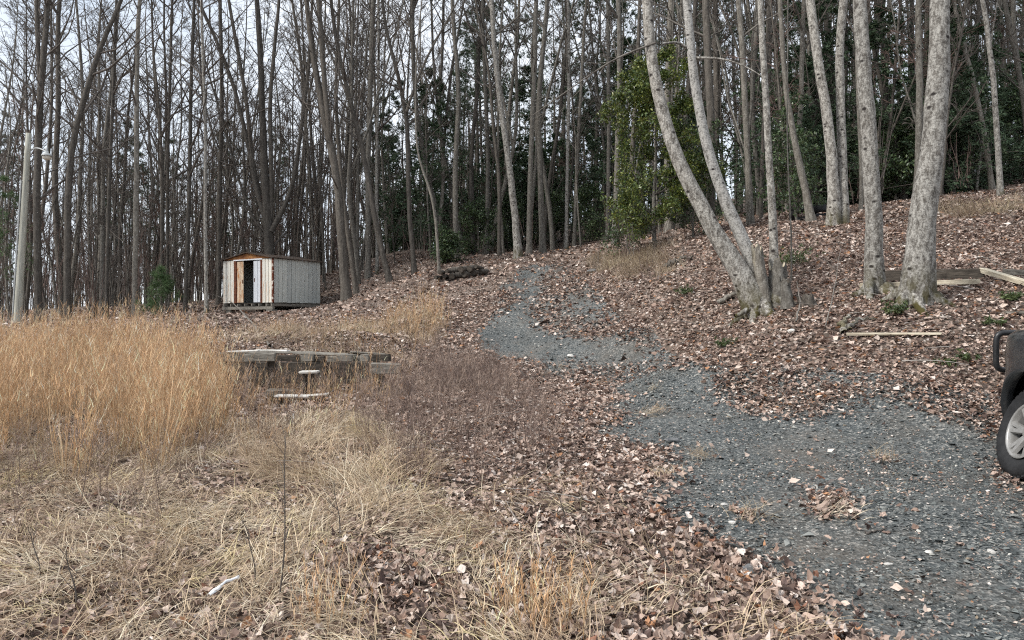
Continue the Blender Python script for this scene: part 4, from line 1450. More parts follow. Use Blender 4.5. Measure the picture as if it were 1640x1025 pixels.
plant(PU, 64, (-40, 560), (-2.5, 8), (0.9, 1.7), 'shrub', 'leafless brown shrub', 0.08, seed=7, avoid=0.5)
plant(PU, 34, (560, 1690), (-0.5, 7), (0.5, 0.95), 'shrub', 'leafless brown shrub', 0.08, seed=8, avoid=0.5)
plant(PU, 14, (955, 1120), (16.5, 21.5), (0.3, 0.55), 'shrub', 'low twiggy shrub', 0.1, seed=9, rel=False, avoid=0.4)
plant(PU, 5, (1265, 1320), (11.8, 13.5), (0.2, 0.35), 'shrub', 'low twiggy shrub', 0.1, seed=10, rel=False, avoid=0.3)
label_all()
for L_ in (PB, PS, PP, PH, PU):
    for e in L_:
        for ch in list(e.children):
            bpy.data.objects.remove(ch)
        bpy.data.objects.remove(e)


# the wood far behind, one mass
r = np.random.default_rng(99)
mb = MB()
for (n, d0, d1, h0, h1, rr, nb, x0, x1) in ((170, 58, 95, 14, 21, 0.12, 16, -150, 1000), (90, 50, 80, 14, 20, 0.12, 14, 1000, 1790), (560, 40, 75, 2.5, 10, 0.038, 10, -150, 760), (90, 40, 65, 3, 7, 0.035, 12, 760, 1790)):
    px = r.uniform(x0, x1, n)
    d = r.uniform(d0, d1, n)
    x = (px - CX) / F * d
    hh = r.uniform(h0, h1, n)
    t = np.linspace(-0.02, 1, 6)
    P = np.empty((n, 6, 3))
    ln = r.normal(size=(n, 2)) * 0.04
    P[..., 0] = x[:, None] + ln[:, :1] * hh[:, None] * t + r.normal(size=(n, 6)) * 0.08
    P[..., 1] = d[:, None] + ln[:, 1:] * hh[:, None] * t
    P[..., 2] = H(x, d)[:, None] + hh[:, None] * t
    Rr = (rr * r.uniform(0.6, 1.2, n))[:, None] * np.linspace(1, 0.15, 6)[None] + 0.01
    V, Q = tubes(P, Rr, 4)
    bc = np.array([0.10, 0.087, 0.074]) * r.uniform(0.7, 1.4, (n, 1))
    mb.add(V, Q, None, np.repeat(bc, 24, 0))
    P1, R1 = spawn(P, Rr, nb, 0.15, 0.98, 0.22, (28, 62), 0.08, 4, 0.010, r, 0.18, 0.3, 0.4, 0.016)
    V, Q = tubes(P1, R1, 3)
    tc_ = np.repeat(np.array([0.105, 0.082, 0.068]) * r.uniform(0.7, 1.3, (n, 1)), nb, 0)
    mb.add(V, Q, None, np.repeat(tc_, 12, 0))
    P2, R2 = spawn(P1, R1, 4, 0.1, 1.0, 0.5, (25, 60), 0.06, 3, 0.008, r, 0.2, 0.5, 0.3, 0.014)
    V, Q = ribbons(P2, R2)
    mb.add(V, Q, None, np.repeat(np.repeat(tc_, 4, 0), 6, 0))
dw = mb.obj('distant_woods', vcol('distant_bark', 0.95))
tag(dw, 'distant leafless woods seen between the nearer trunks', 'woods', kind='stuff')


# ---------------------------------------------------------------- holly and other green plants
def leafy(name, base, height, width, nleaf, lsize, cols, label, cat, seed, shape='cone', group=None, mat='broadleaf', trunk_r=0.06, t0=0.1):
    r = np.random.default_rng(seed)
    e = empty(name, tuple(base))
    z = np.linspace(-0.1, height, 10)
    P = np.stack([np.cumsum(r.normal(size=10)) * 0.04 * height / 5, np.cumsum(r.normal(size=10)) * 0.04 * height / 5, z], -1)
    Rr = trunk_r * np.linspace(1, 0.05, 10)
    MB().add(*tubes(P[None], Rr[None], 7, rng=r)).obj('trunk', M['bark_grey'], e)
    P1, R1 = spawn(P[None], Rr[None], 46, t0, 0.98, (width * 0.45, width * 0.62), (50, 88), 0.05, 6, 0.010, r, 0.16, 0.2, 0.42, 0.004)
    mc = MB().add(*tubes(P1, R1, 4))
    P2, R2 = spawn(P1, R1, 10, 0.15, 1.0, 0.42, (30, 65), 0.05, 4, 0.006, r, 0.2, 0.4, 0.4, 0.003)
    mc.add(*tubes(P2, R2, 3))
    mc.obj('branches', M['twig_dark'], e)
    m = len(P2)
    ii_ = r.integers(0, m, nleaf)
    tt = r.uniform(0.2, 1.0, nleaf) * 3
    i0 = np.minimum(tt.astype(int), 2)
    fr = (tt - i0)[:, None]
    pos = P2[ii_, i0] * (1 - fr) + P2[ii_, i0 + 1] * fr + r.normal(size=(nleaf, 3)) * lsize * 0.8
    d = nrm(r.normal(size=(nleaf, 3)) + np.array([0, 0, 0.1]))
    up_ = nrm(r.normal(size=(nleaf, 3)) * 0.7 + np.array([0, 0, 1.0]))
    s = nrm(np.cross(d, up_))
    L_ = (lsize * r.uniform(0.7, 1.3, nleaf))[:, None]
    nn_ = np.cross(s, d)
    V = np.stack([pos - d * L_ * 0.5, pos + s * L_ * 0.27 + nn_ * L_ * 0.08, pos + d * L_ * 0.5, pos - s * L_ * 0.27 + nn_ * L_ * 0.08], 1)
    T = (np.arange(nleaf)[:, None, None] * 4 + np.array([[0, 1, 2], [0, 2, 3]])[None]).reshape(-1, 3)
    c = cols[r.choice(len(cols), nleaf)] * r.uniform(0.7, 1.35, (nleaf, 1))
    MB().add(V.reshape(-1, 3), None, T, np.repeat(c, 4, 0)).obj('leaves', M[mat], e, False)
    tag(e, label, cat, group)
    return e


HOL = np.array([(0.09, 0.125, 0.028), (0.125, 0.155, 0.032), (0.065, 0.098, 0.026), (0.17, 0.185, 0.04), (0.05, 0.08, 0.024)])
DKG = np.array([(0.05, 0.084, 0.036), (0.072, 0.112, 0.046), (0.10, 0.14, 0.056), (0.038, 0.064, 0.03)])


def on_ground(px, d):
    x = (px - CX) / F * d
    return np.array([x, d, float(H(x, d))])


leafy('holly_tree', on_ground(1052, 20.0), 5.2, 3.7, 27000, 0.085, HOL, 'olive green holly tree left of the leaning three stemmed tree', 'holly', 5, trunk_r=0.07)
leafy('holly_bush', on_ground(1004, 22.0), 2.0, 1.6, 2600, 0.085, DKG, 'low dark green bush under the holly at the drive edge', 'bush', 6, trunk_r=0.04)
leafy('holly_bush', on_ground(1110, 21.0), 3.6, 2.4, 7000, 0.085, DKG, 'dark green bush between holly and the leaning stems', 'bush', 7, trunk_r=0.04)
leafy('laurel_bush', on_ground(1280, 19.5), 3.4, 2.0, 4500, 0.09, DKG, 'dark green laurel behind the slender speckled stem', 'bush', 8, trunk_r=0.04)
for i, (px, d, hh, ww, lab) in enumerate([
        (715, 33, 1.4, 1.8, 'green laurel bush behind the left end of the log pile'),
        (765, 36, 2.6, 2.6, 'dark laurel bush above the log pile, right of the green one'),
        (815, 39, 3.0, 3.0, 'dark laurel bush behind the pale bending trunk'),
        (890, 41, 3.0, 3.4, 'wide dark laurel bush beyond the head of the drive'),
        (948, 37, 3.0, 3.0, 'dark laurel bush left of the holly in shade'),
        (1400, 25, 3.4, 3.0, 'dark laurel bush seen between pale pair and straight trunk'),
        (1440, 24, 2.4, 2.6, 'low dark laurel bush left of the thickest pale tree'),
        (1540, 25, 3.0, 3.2, 'dark laurel bush on the ridge right of the thickest tree'),
        (1620, 26, 3.2, 3.2, 'dark laurel bush on the ridge at the right edge')]):
    leafy('laurel_bush', on_ground(px, d), hh, ww, 4200, 0.11, DKG, lab, 'bush', 20 + i, trunk_r=0.03, group='dark bushes under the trees', t0=0.02)

YP = np.array([(0.085, 0.135, 0.06), (0.12, 0.18, 0.08), (0.07, 0.112, 0.05)])


def small_pine(px, d, h_, label, seed):
    r = np.random.default_rng(seed)
    p = on_ground(px, d)
    e = empty('young_pine', tuple(p))
    z = np.linspace(-0.1, h_, 9)
    P = np.stack([0 * z, 0 * z, z], -1)
    Rr = 0.03 * np.linspace(1, 0.1, 9)
    MB().add(*tubes(P[None], Rr[None], 6)).obj('trunk', M['bark_dark'], e)
    P1, R1 = spawn(P[None], Rr[None], 30, 0.08, 0.98, (h_ * 0.3, h_ * 0.6), (45, 75), 0.08, 6, 0.01, r, 0.14, 0.3, 1.0, 0.004)
    P2, R2 = spawn(P1, R1, 6, 0.3, 1.0, 0.4, (30, 50), 0.1, 3, 0.01, r, 0.1, 0.4, 0.3, 0.003)
    MB().add(*tubes(P1, R1, 3)).add(*tubes(P2, R2, 3)).obj('branches', M['twig_dark'], e)
    pos = np.concatenate([P2[:, 1], P2[:, 2], P1[:, -1], P1[:, -2], P1[:, -3]])
    dr = np.concatenate([P2[:, 1] - P2[:, 0], P2[:, 2] - P2[:, 1], P1[:, -1] - P1[:, -2], P1[:, -2] - P1[:, -3], P1[:, -3] - P1[:, -4]])
    V, T, c = needle_mesh(pos, nrm(dr), 0.2, 0.006, 11, YP, r)
    MB().add(V, None, T, c).obj('needles', M['needle'], e, False)
    tag(e, label, 'pine', 'young pines at the field edge')


small_pine(258, 25.5, 1.75, 'bright green young pine left of the shed', 3)
small_pine(4, 27, 5.5, 'taller young pine at the left edge behind the lamp pole', 6)

FERN = np.array([(0.085, 0.115, 0.045), (0.12, 0.15, 0.06), (0.06, 0.085, 0.035)])


def herb(px, py, h_, wd, n, label, seed, name='green_herb', cat='plant'):
    r = np.random.default_rng(seed)
    b0 = hit(px, py)
    e = empty(name, tuple(b0))
    m = n
    az = r.uniform(0, 6.28, m)
    d = np.stack([np.cos(az), np.sin(az), r.uniform(0.4, 1.6, m)], -1)
    base = np.c_[r.normal(size=(m, 2)) * wd * 0.25, np.zeros(m)]
    P, W = blades(base, d, r.uniform(0.5, 1.1, m) * h_, 4, 0.1, np.full(m, 0.004), 0.15)
    V, Q = ribbons(P, W)
    MB().add(V, Q, None, np.repeat(FERN[r.choice(3, m)], 8, 0)).obj('stems', M['broadleaf'], e)
    q = np.repeat(P[:, 1:].reshape(-1, 3), 5, 0)
    k_ = len(q)
    V, T, c = needle_mesh(q, nrm(r.normal(size=(k_, 3)) + np.array([0, 0, 0.4])), 0.055, 0.014, 1, FERN, r)
    MB().add(V, None, T, c).obj('leaves', M['broadleaf'], e, False)
    tag(e, label, cat, 'green plants in the leaf litter')


herb(1437, 505, 0.24, 0.2, 20, 'green leafy plant at the foot of the straight pale trunk', 1)
herb(1548, 580, 0.12, 0.26, 16, 'low green plant in leaves left of the truck guard', 2)
herb(1518, 586, 0.09, 0.2, 10, 'smaller green plant beside the low one near the truck', 3)
herb(1160, 556, 0.16, 0.18, 14, 'green fern in the leaves below the leaning stems', 4)
herb(1268, 425, 0.45, 0.5, 40, 'green plant growing right behind the broken stump', 5)
herb(1625, 482, 0.14, 0.25, 26, 'yellow green plant under the beam at the right edge', 6)
herb(1590, 520, 0.1, 0.2, 18, 'faint green plant above the truck guard', 7)
herb(1098, 472, 0.2, 0.25, 20, 'small green plant on the bank left of the leaning stems', 8)


# ---------------------------------------------------------------- boxes and timber
def box_mesh(sx, sy, sz, bev=0.008, jag=0.0, seed=0):
    bm = bmesh.new()
    bmesh.ops.create_cube(bm, size=1)
    for v in bm.verts:
        v.co = Vector((v.co.x * sx, v.co.y * sy, v.co.z * sz))
    if bev:
        bmesh.ops.bevel(bm, geom=list(bm.edges), offset=bev, segments=1, affect='EDGES')
    if jag:
        r_ = random.Random(seed)
        for v in bm.verts:
            v.co += Vector((r_.gauss(0, jag), r_.gauss(0, jag), r_.gauss(0, jag)))
    return bm


def box(name, size, loc, mat, parent=None, rot=(0, 0, 0), bev=0.008, jag=0.0):
    me = bpy.data.meshes.new(name)
    bm = box_mesh(*size, bev=bev, jag=jag, seed=int(abs(loc[0] * 977 + loc[1] * 331 + loc[2] * 613)) % 1000)
    bm.to_mesh(me)
    bm.free()
    me.materials.append(mat)
    o = link(name, me, parent)
    o.location = loc
    o.rotation_euler = rot
    return o


def shed_metal(name, base1, base2, rust, amount, streak=3.0):
    m, t, b = new_mat(name)
    v = coords(t, (9, 9, 0.5))
    c = ramp(t, noise(t, v, 2.5, 5, 0.6), [(0.3, base1), (0.7, base2)])
    v2 = coords(t, (4, 4, 0.9))
    rf = ramp(t, noise(t, v2, streak, 7, 0.75), [(amount, (0, 0, 0)), (amount + 0.14, (1, 1, 1))])
    c = mix(t, rf, c, rust)
    v3 = coords(t, (3, 3, 3))
    df = ramp(t, noise(t, v3, 14, 4, 0.7), [(0.6, (0, 0, 0)), (0.7, (0.8, 0.8, 0.8))])
    c = mix(t, df, c, (0.16, 0.13, 0.10))
    oi = N(t, 'ShaderNodeObjectInfo')
    c = mix(t, 1.0, c, ramp(t, oi.outputs['Random'], [(0, (0.86, 0.86, 0.86)), (1, (1.06, 1.05, 1.02))]), 'MULTIPLY')
    t.links.new(c, b.inputs['Base Color'])
    b.inputs['Roughness'].default_value = 0.6
    return m


M['shed_side'] = shed_metal('shed_side_metal', (0.47, 0.50, 0.48), (0.66, 0.68, 0.65), (0.30, 0.25, 0.20), 0.60)  # greyer than the front: the side wall's shade is put into its colour
M['shed_front'] = shed_metal('shed_front_metal', (0.62, 0.60, 0.54), (0.80, 0.78, 0.72), (0.46, 0.24, 0.11), 0.53)
M['shed_rustdoor'] = shed_metal('shed_rusty_door', (0.58, 0.46, 0.34), (0.72, 0.60, 0.46), (0.42, 0.17, 0.05), 0.47)
M['shed_bluedoor'] = shed_metal('shed_pale_door', (0.66, 0.69, 0.74), (0.82, 0.84, 0.87), (0.40, 0.33, 0.28), 0.68)
M['rust'] = plain('rust', (0.075, 0.028, 0.018), (0.19, 0.07, 0.035), 9, 0.85)
M['rust_orange'] = plain('rust_orange', (0.17, 0.065, 0.03), (0.42, 0.20, 0.075), 3, 0.85, (1, 1, 1))
M['rust_trim'] = plain('rust_trim', (0.13, 0.04, 0.022), (0.60, 0.52, 0.45), 5, 0.8, (1, 1, 1.2), stops=(0.52, 0.6))
M['roof_dark'] = plain('roof_metal', (0.03, 0.028, 0.025), (0.11, 0.075, 0.055), 5, 0.7)
M['black_inside'] = plain('dark_inside', (0.01, 0.01, 0.012), (0.02, 0.02, 0.022), 3, 0.9)

# shed: local x runs from the near corner along the front to the left end, y along the side wall
SW, SD_, SH = 2.95, 2.6, 1.76
c0 = at(437, 484, 29.0)
ang_ = R(30)
shed = empty('garden_shed', tuple(c0))
shed.rotation_euler = (0, 0, 0)
fx = np.array([-math.cos(ang_), math.sin(ang_), 0])
sy_ = np.array([math.sin(ang_), math.cos(ang_), 0])
shed.matrix_world = Matrix(((fx[0], sy_[0], 0, c0[0]), (fx[1], sy_[1], 0, c0[1]), (0, 0, -1, c0[2]), (0, 0, 0, 1)))
# (x front, y side, z up would be left handed: keep z up by swapping through a helper instead)
shed.matrix_world = Matrix.Translation(Vector(c0)) @ Matrix.Rotation(math.pi / 2 - 0, 4, 'Z') @ Matrix.Rotation(-ang_, 4, 'Z')
# local +x now points along the side wall (away), local +y along the front (to the left)


def S(name, u0, u1, v0, v1, z0, z1, mat, parent=None, bev=0.003):
    """box by ranges: u along the front, v along the side (depth), z up"""
    p = parent or shed
    lo = Vector(((v0 + v1) / 2, (u0 + u1) / 2, (z0 + z1) / 2))
    if p is not shed:
        lo = lo - p.location
    return box(name, (abs(v1 - v0), abs(u1 - u0), abs(z1 - z0)), lo, mat, p, bev=bev)


def panel_run(u0, u1, front, mat, z1=SH, n=3, name='wall_panel', off=0.0):
    for i in range(n):
        a0 = u0 + (u1 - u0) * i / n
        a1 = u0 + (u1 - u0) * (i + 1) / n
        if front:
            S(name, a0 + 0.010, a1 - 0.010, off, off + 0.03 + 0.006 * (i % 2), 0.0, z1, mat, bev=0.008)
        else:
            S(name, off, off + 0.03 + 0.006 * (i % 2), a0 + 0.006, a1 - 0.006, 0.0, z1, mat, bev=0.008)


panel_run(0.06, 0.62, True, M['shed_front'], n=3)
panel_run(2.28, SW, True, M['shed_front'], n=3)
for v_ in range(11):
    a0, a1 = 0.06 + (SD_ - 0.06) * v_ / 11, 0.06 + (SD_ - 0.06) * (v_ + 1) / 11
    S('wall_panel', 0.0, 0.03 + 0.008 * (v_ % 2), a0 + 0.011, a1 - 0.011, 0.0 + 0.01 * (v_ % 3), SH, M['shed_side'], bev=0.008)
S('backing_sheet', 0.045, 0.055, 0.06, SD_, 0, SH, M['shed_side'])
S('backing_sheet', 0.06, 0.62, 0.045, 0.055, 0, SH, M['shed_front'])
S('backing_sheet', 2.28, SW - 0.05, 0.045, 0.055, 0, SH, M['shed_front'])
S('rear_wall', 0.06, SW, SD_ - 0.03, SD_, 0, SH, M['shed_side'])
S('far_wall', SW - 0.03, SW, 0.06, SD_ - 0.04, 0, SH, M['shed_side'])
S('corner_trim', -0.012, 0.058, -0.012, 0.058, 0, SH - 0.01, M['rust_trim'])
S('door_post', 0.62, 0.71, -0.012, 0.06, 0, SH, M['rust'])
S('door_post', 2.13, 2.27, -0.012, 0.06, 0, SH, M['rust'])
dr_ = S('door', 0.72, 1.14, 0.02, 0.045, 0.02, SH - 0.06, M['shed_bluedoor'])
S('door_rib', 0.90, 0.93, 0.005, 0.019, 0.04, SH - 0.08, M['shed_bluedoor'], dr_)
S('door_handle', 1.06, 1.09, 0.0, 0.019, 0.85, 1.0, M['rust'], dr_)
dl_ = S('door', 1.74, 2.12, 0.02, 0.045, 0.02, SH - 0.06, M['shed_rustdoor'])
S('door_rib', 1.93, 1.96, 0.005, 0.019, 0.04, SH - 0.08, M['shed_rustdoor'], dl_)
S('door_handle', 1.76, 1.79, 0.0, 0.019, 0.8, 0.95, M['rust'], dl_)
S('door_rail', 0.60, 2.30, -0.02, 0.012, SH - 0.03, SH + 0.02, M['shed_bluedoor'])
S('floor', 0.06, SW - 0.04, 0.06, SD_ - 0.04, -0.03, -0.002, M['wood_dark'])
# gable and roof
PK = 0.26
gb = MB()
gv_ = [(0.03, 0.0, SH + 0.02), (0.03, SW, SH + 0.02), (0.03, SW / 2, SH + PK), (0.0, 0.0, SH + 0.02), (0.0, SW, SH + 0.02), (0.0, SW / 2, SH + PK)]
gb.add(gv_, [[0, 1, 4, 3]], [[3, 4, 5], [0, 2, 1]])
gb.obj('gable', M['rust_orange'], shed, False)
for sgn in (0, 1):
    u0, u1 = (-0.08, SW / 2) if sgn == 0 else (SW / 2, SW + 0.08)
    z0, z1 = (SH + 0.0, SH + PK + 0.012) if sgn == 0 else (SH + PK + 0.012, SH + 0.0)
    y0, y1 = -0.1, SD_ + 0.1
    v_ = [(y0, u0, z0), (y1, u0, z0), (y1, u1, z1), (y0, u1, z1)]
    v_ += [(a_, b_, c_ + 0.035) for a_, b_, c_ in v_]
    MB().add(v_, [[0, 1, 2, 3], [7, 6, 5, 4], [0, 4, 5, 1], [1, 5, 6, 2], [2, 6, 7, 3], [3, 7, 4, 0]]).obj('roof', M['roof_dark'], shed, False)
# timber skids under it
S('skid', -0.02, SW, -0.04, 0.08, -0.27, -0.15, M['wood_grey'])
S('skid', -0.02, SW, SD_ - 0.2, SD_ - 0.08, -0.27, -0.15, M['wood_grey'])
S('side_beam', -0.02, 0.06, -0.06, SD_, -0.14, -0.035, M['wood_grey'])
for i in range(7):
    u_ = 0.3 + i * 0.42
    S('joist', u_, u_ + 0.06, -0.05, SD_ - 0.02, -0.14, -0.035, M['wood_grey'])
S('support_block', -0.05, 0.3, -0.09, 0.22, -0.55, -0.28, M['wood_grey'], bev=0.02)
S('support_block', 2.5, 2.8, 0.0, 0.25, -0.5, -0.28, M['wood_grey'], bev=0.02)
S('support_block', -0.02, 0.25, SD_ - 0.3, SD_ - 0.03, -0.6, -0.28, M['wood_grey'], bev=0.02)
tag(shed, 'white metal shed streaked with rust, one sliding door open, on timber skids', 'shed')

# ruined timber deck in the grass
DK = 11.3
dk0 = hit(490, 640)
deck = empty('timber_deck', (dk0[0], DK, float(H(dk0[0], DK))))
dorg = np.array(deck.location)


def DKbox(name, xa, xb, ya, yb, depth, d, mat, rot=(0, 0, 0), bev=0.01):
    p0, p1 = at(xa, ya, d), at(xb, yb, d)
    size = (abs(p1[0] - p0[0]), depth, abs(p1[2] - p0[2]))
    loc = (p0 + p1) / 2 - dorg + np.array([0, depth / 2, 0])
    return box(name, size, tuple(loc), mat, deck, rot, bev, 0.003)


DKbox('beam', 346, 392, 565, 580, 0.1, 11.0, M['wood_grey'], (0, R(1.4), R(3)))
DKbox('beam', 390, 440, 565.5, 579, 0.1, 10.97, M['wood_grey'], (0, R(-1.2), R(-2)))
DKbox('beam', 440, 520, 569, 579, 0.09, 11.5, M['wood_dark'], (0, R(1.5), R(-3)))
DKbox('beam', 524, 600, 570, 579, 0.09, 11.45, M['wood_grey'], (0, R(-1), R(2)))
DKbox('beam', 592, 641, 582, 599, 0.16, 10.85, M['wood_grey'], (0, R(2), R(8)))
DKbox('beam', 596, 624, 567, 579, 0.12, 11.05, M['wood_dark'], (0, R(-3), R(-4)))
DKbox('board', 362, 412, 561, 564, 0.16, 11.0, M['wood_bleached'], (0, R(-2.2), R(4)))
DKbox('board', 408, 462, 559.5, 562.5, 0.12, 11.1, M['wood_bleached'], (0, R(1.6), R(-6)))
DKbox('board', 470, 556, 565, 568, 0.14, 11.5, M['wood_grey'], (R(9), R(2.0), R(3)))
DKbox('board', 560, 618, 565, 568, 0.2, 11.6, M['wood_grey'], (R(-8), R(3.5), R(-5)))
DKbox('board', 380, 500, 563, 566, 0.14, 11.8, M['wood_grey'], (0, R(0.2), 0))
for (xa, xb, ya, yb, d) in ((428, 440, 578, 650, 11.1), (352, 362, 578, 648, 11.15), (605, 617, 596, 650, 11.1), (520, 530, 578, 650, 11.9), (395, 404, 578, 640, 12.0)):
    DKbox('post', xa, xb, ya, yb, 0.1, d, M['wood_dark'])
for (xa, xb, d) in ((540, 565, 11.3), (480, 500, 11.4), (576, 590, 11.3)):
    DKbox('joist_end', xa, xb, 568, 579, 0.5, d, M['wood_grey'], (0, 0, R(random.uniform(-4, 4))))
DKbox('underside_shade', 352, 610, 579, 632, 0.04, 12.5, M['wood_dark'])  # dark sheet standing in for the shade beneath the deck
DKbox('footing', 424, 470, 624, 636, 0.25, 10.9, M['wood_grey'], (0, R(1), R(5)), 0.02)
DKbox('step_board', 478, 507, 594, 598, 0.2, 10.75, M['wood_bleached'], (0, R(-1), R(3)))
DKbox('step_post', 484, 490, 598.5, 650, 0.06, 10.85, M['wood_dark'])
DKbox('step_post', 497, 502, 598.5, 650, 0.06, 10.85, M['wood_dark'])
DKbox('step_board', 438, 493, 633, 637, 0.22, 10.35, M['wood_bleached'], (0, R(0.5), R(2)))
DKbox('step_board', 494, 524, 631, 634.5, 0.14, 10.4, M['wood_bleached'], (0, R(-4), R(-3)))
DKbox('step_post', 444, 452, 637.5, 668, 0.08, 10.42, M['wood_dark'])
DKbox('step_post', 482, 489, 637.5, 668, 0.08, 10.42, M['wood_dark'])
DKbox('step_post', 514, 519, 635, 668, 0.05, 10.45, M['wood_dark'])
tag(deck, 'collapsed grey timber deck half hidden in the tall grass', 'deck')


def lumber(name, p0, p1, wd, th, mat, label, cat, group=None, roll=0.0, jag=0.004):
    p0, p1 = np.asarray(p0, float), np.asarray(p1, float)
    L_ = np.linalg.norm(p1 - p0)
    bm = box_mesh(L_, wd, th, 0.006, jag, int(L_ * 1000) % 97)
    me = bpy.data.meshes.new(name)
    bm.to_mesh(me)
    bm.free()
    me.materials.append(mat)
    o = link(name, me)
    d = Vector(p1 - p0).normalized()
    o.location = (p0 + p1) / 2
    o.rotation_euler = (d.to_track_quat('X', 'Z') @ Matrix.Rotation(roll, 3, 'X').to_quaternion()).to_euler()
    tag(o, label, cat, group)
    return o


def gl(px, py, lift):
    p = hit(px, py)
    p[2] += lift
    return p


G_B = 'boards lying about the clearing'
lumber('plank', gl(1355, 541, 0.05), gl(1508, 542, 0.05), 0.07, 0.035, M['wood_pale'], 'fresh yellow plank lying in leaves below the pale trees', 'board', G_B)
lumber('plank', gl(1378, 466, 0.08), gl(1570, 460, 0.08), 0.12, 0.065, M['wood_pale'], 'long pale board running behind the two pale trunks', 'board', G_B)
lumber('plank', gl(1385, 452, 0.10), gl(1577, 449, 0.10), 0.05, 0.16, M['wood_dark'], 'dark board standing on edge behind the long pale board', 'board', G_B)
lumber('beam_timber', gl(1574, 448, 0.14), gl(1672, 478, 0.14), 0.13, 0.07, M['wood_pale'], 'heavy pale beam slanting down at the right edge', 'beam', G_B)
lumber('beam_timber', gl(1605, 446, 0.1), gl(1680, 450, 0.1), 0.1, 0.08, M['wood_grey'], 'grey timber behind the slanting pale beam', 'beam', G_B)
lumber('plank', gl(1610, 505, 0.03), gl(1662, 507, 0.03), 0.1, 0.03, M['wood_grey'], 'grey board in the leaves above the truck hood', 'board', G_B)


def branch(pts, r0, mat, label, name='fallen_branch', twigs=4, cat='branch'):
    P = [hit(x, y) + np.array([0, 0, l_]) for x, y, l_ in pts]
    org = P[0].copy()
    q = smooth_path(np.array(P) - org, 14)
    q[1:-1] += rng.normal(size=(12, 3)) * r0 * 0.4
    Rr = r0 * np.linspace(1, 0.3, 14)
    e = empty(name, tuple(org))
    MB().add(*tubes(q[None], Rr[None], 7, rough=0.05)).obj('stem', mat, e)
    if twigs:
        a1, b1 = spawn(q[None], Rr[None], twigs, 0.2, 0.95, (0.2, 0.7), (25, 60), 0.02, 5, 0.012, rng, 0.15, 0.3, 0.2, 0.004)
        MB().add(*tubes(a1, b1, 4)).obj('twig', mat, e)
    tag(e, label, cat, 'fallen branches')


branch([(432, 562, 0.1), (400, 528, 0.3), (370, 500, 0.5), (335, 490, 0.7), (300, 487, 0.75)], 0.032, M['twig_grey'], 'long pale dead branch arching down left of the shed')
branch([(1352, 540, 0.05), (1345, 528, 0.09), (1362, 516, 0.1)], 0.05, M['bark_pale'], 'thick pale crooked branch end left of the yellow plank', twigs=0)
branch([(1360, 534, 0.05), (1375, 522, 0.1), (1402, 520, 0.06)], 0.035, M['bark_pale'], 'pale curved stick above the left end of the yellow plank', twigs=0)
branch([(1322, 528, 0.03), (1336, 500, 0.3), (1346, 455, 0.6)], 0.009, M['twig_grey'], 'thin grey stick propped up right of the stump', twigs=2)
branch([(1150, 490, 0.05), (1180, 478, 0.12), (1205, 470, 0.2)], 0.05, M['bark_grey'], 'rotten branch at the left foot of the leaning tree', twigs=2)
branch([(1064, 432, 0.05), (1085, 425, 0.1), (1110, 418, 0.12)], 0.07, M['bark_dark'], 'dark fallen log on the bank below the holly', twigs=0)
branch([(1275, 522, 0.05), (1282, 500, 0.15), (1276, 482, 0.3)], 0.014, M['twig_grey'], 'thin pale hooked twig at the foot of the stump', twigs=0)
branch([(1386, 866, 0.03), (1420, 856, 0.035)], 0.009, M['twig_dark'], 'dark stick lying on the open gravel', 'stick', 0, 'stick')
branch([(1565, 918, 0.03), (1585, 930, 0.035), (1597, 945, 0.03)], 0.003, M['twig_grey'], 'thin pale twig lying on the gravel at lower right', 'stick', 0, 'stick')
branch([(120, 946, 0.1), (160, 938, 0.12)], 0.006, M['wood_pale'], 'pale straw stick lying in the lower left grass', 'stick', 0, 'stick')
branch([(1550, 430, 0.05), (1575, 440, 0.3), (1595, 448, 0.2)], 0.012, M['twig_grey'], 'thin dead branch behind the slanting beam', twigs=3)

# uprooted stump beside the three stemmed tree
us = empty('rotten_stump', tuple(hit(1300, 490)))
jag_stump(us, (0, 0, -0.1), 0.12, 0.24, (-0.1, 0.0), M['bark_dark'], M['wood_dark'], 'stump_wood', 12)
jag_stump(us, (-0.3, 0.1, -0.05), 0.08, 0.42, (-0.06, 0.02), M['bark_grey'], M['wood_dark'], 'stump_wood', 13)
tag(us, 'dark rotten stump right of the three stemmed tree', 'stump')

# log pile
lpb = hit(742, 447)
for i in range(13):
    r_ = random.uniform(0.07, 0.13)
    row, k_ = (0, i) if i < 7 else (1, i - 7)
    px = 702 + k_ * 12 + row * 5
    p = hit(px, 449 - (px - 702) * 0.13)
    L_ = random.uniform(0.4, 0.7)
    dv = Vector((random.uniform(0.1, 0.5), 0.9, random.uniform(-0.06, 0.14))).normalized()
    if i in (3, 9):
        dv = Vector((1, 0.15, 0.08)).normalized()
    n_ = 6
    q = np.array([[0, 0, 0]]) + np.linspace(-L_ / 2, L_ / 2, n_)[:, None] * np.array(dv)[None]
    e = empty('log', (p[0], p[1], p[2] + 0.1 + row * 0.19))
    q = q + np.random.default_rng(i).normal(size=q.shape) * 0.006
    MB().add(*tubes(q[None], np.full((1, n_), r_), 10, rough=0.05)).obj('bark', M['bark_dark'], e)
    cap = MB()
    for end in (0, -1):
        V, _ = tubes(q[None], np.full((1, n_), r_ * 0.96), 10)
        ring_ = V.reshape(n_, 10, 3)[end]
        cap.add(np.vstack([ring_, ring_.mean(0)]), None, [[j, (j + 1) % 10, 10] for j in range(10)])
    cap.obj('cut_end', M['wood_dark'], e, False)
    tag(e, '%s dark log from the left in the %s of the old log pile' % (ORD[k_], 'bottom row' if row == 0 else 'top row'), 'log', 'logs of the pile at the wood edge')


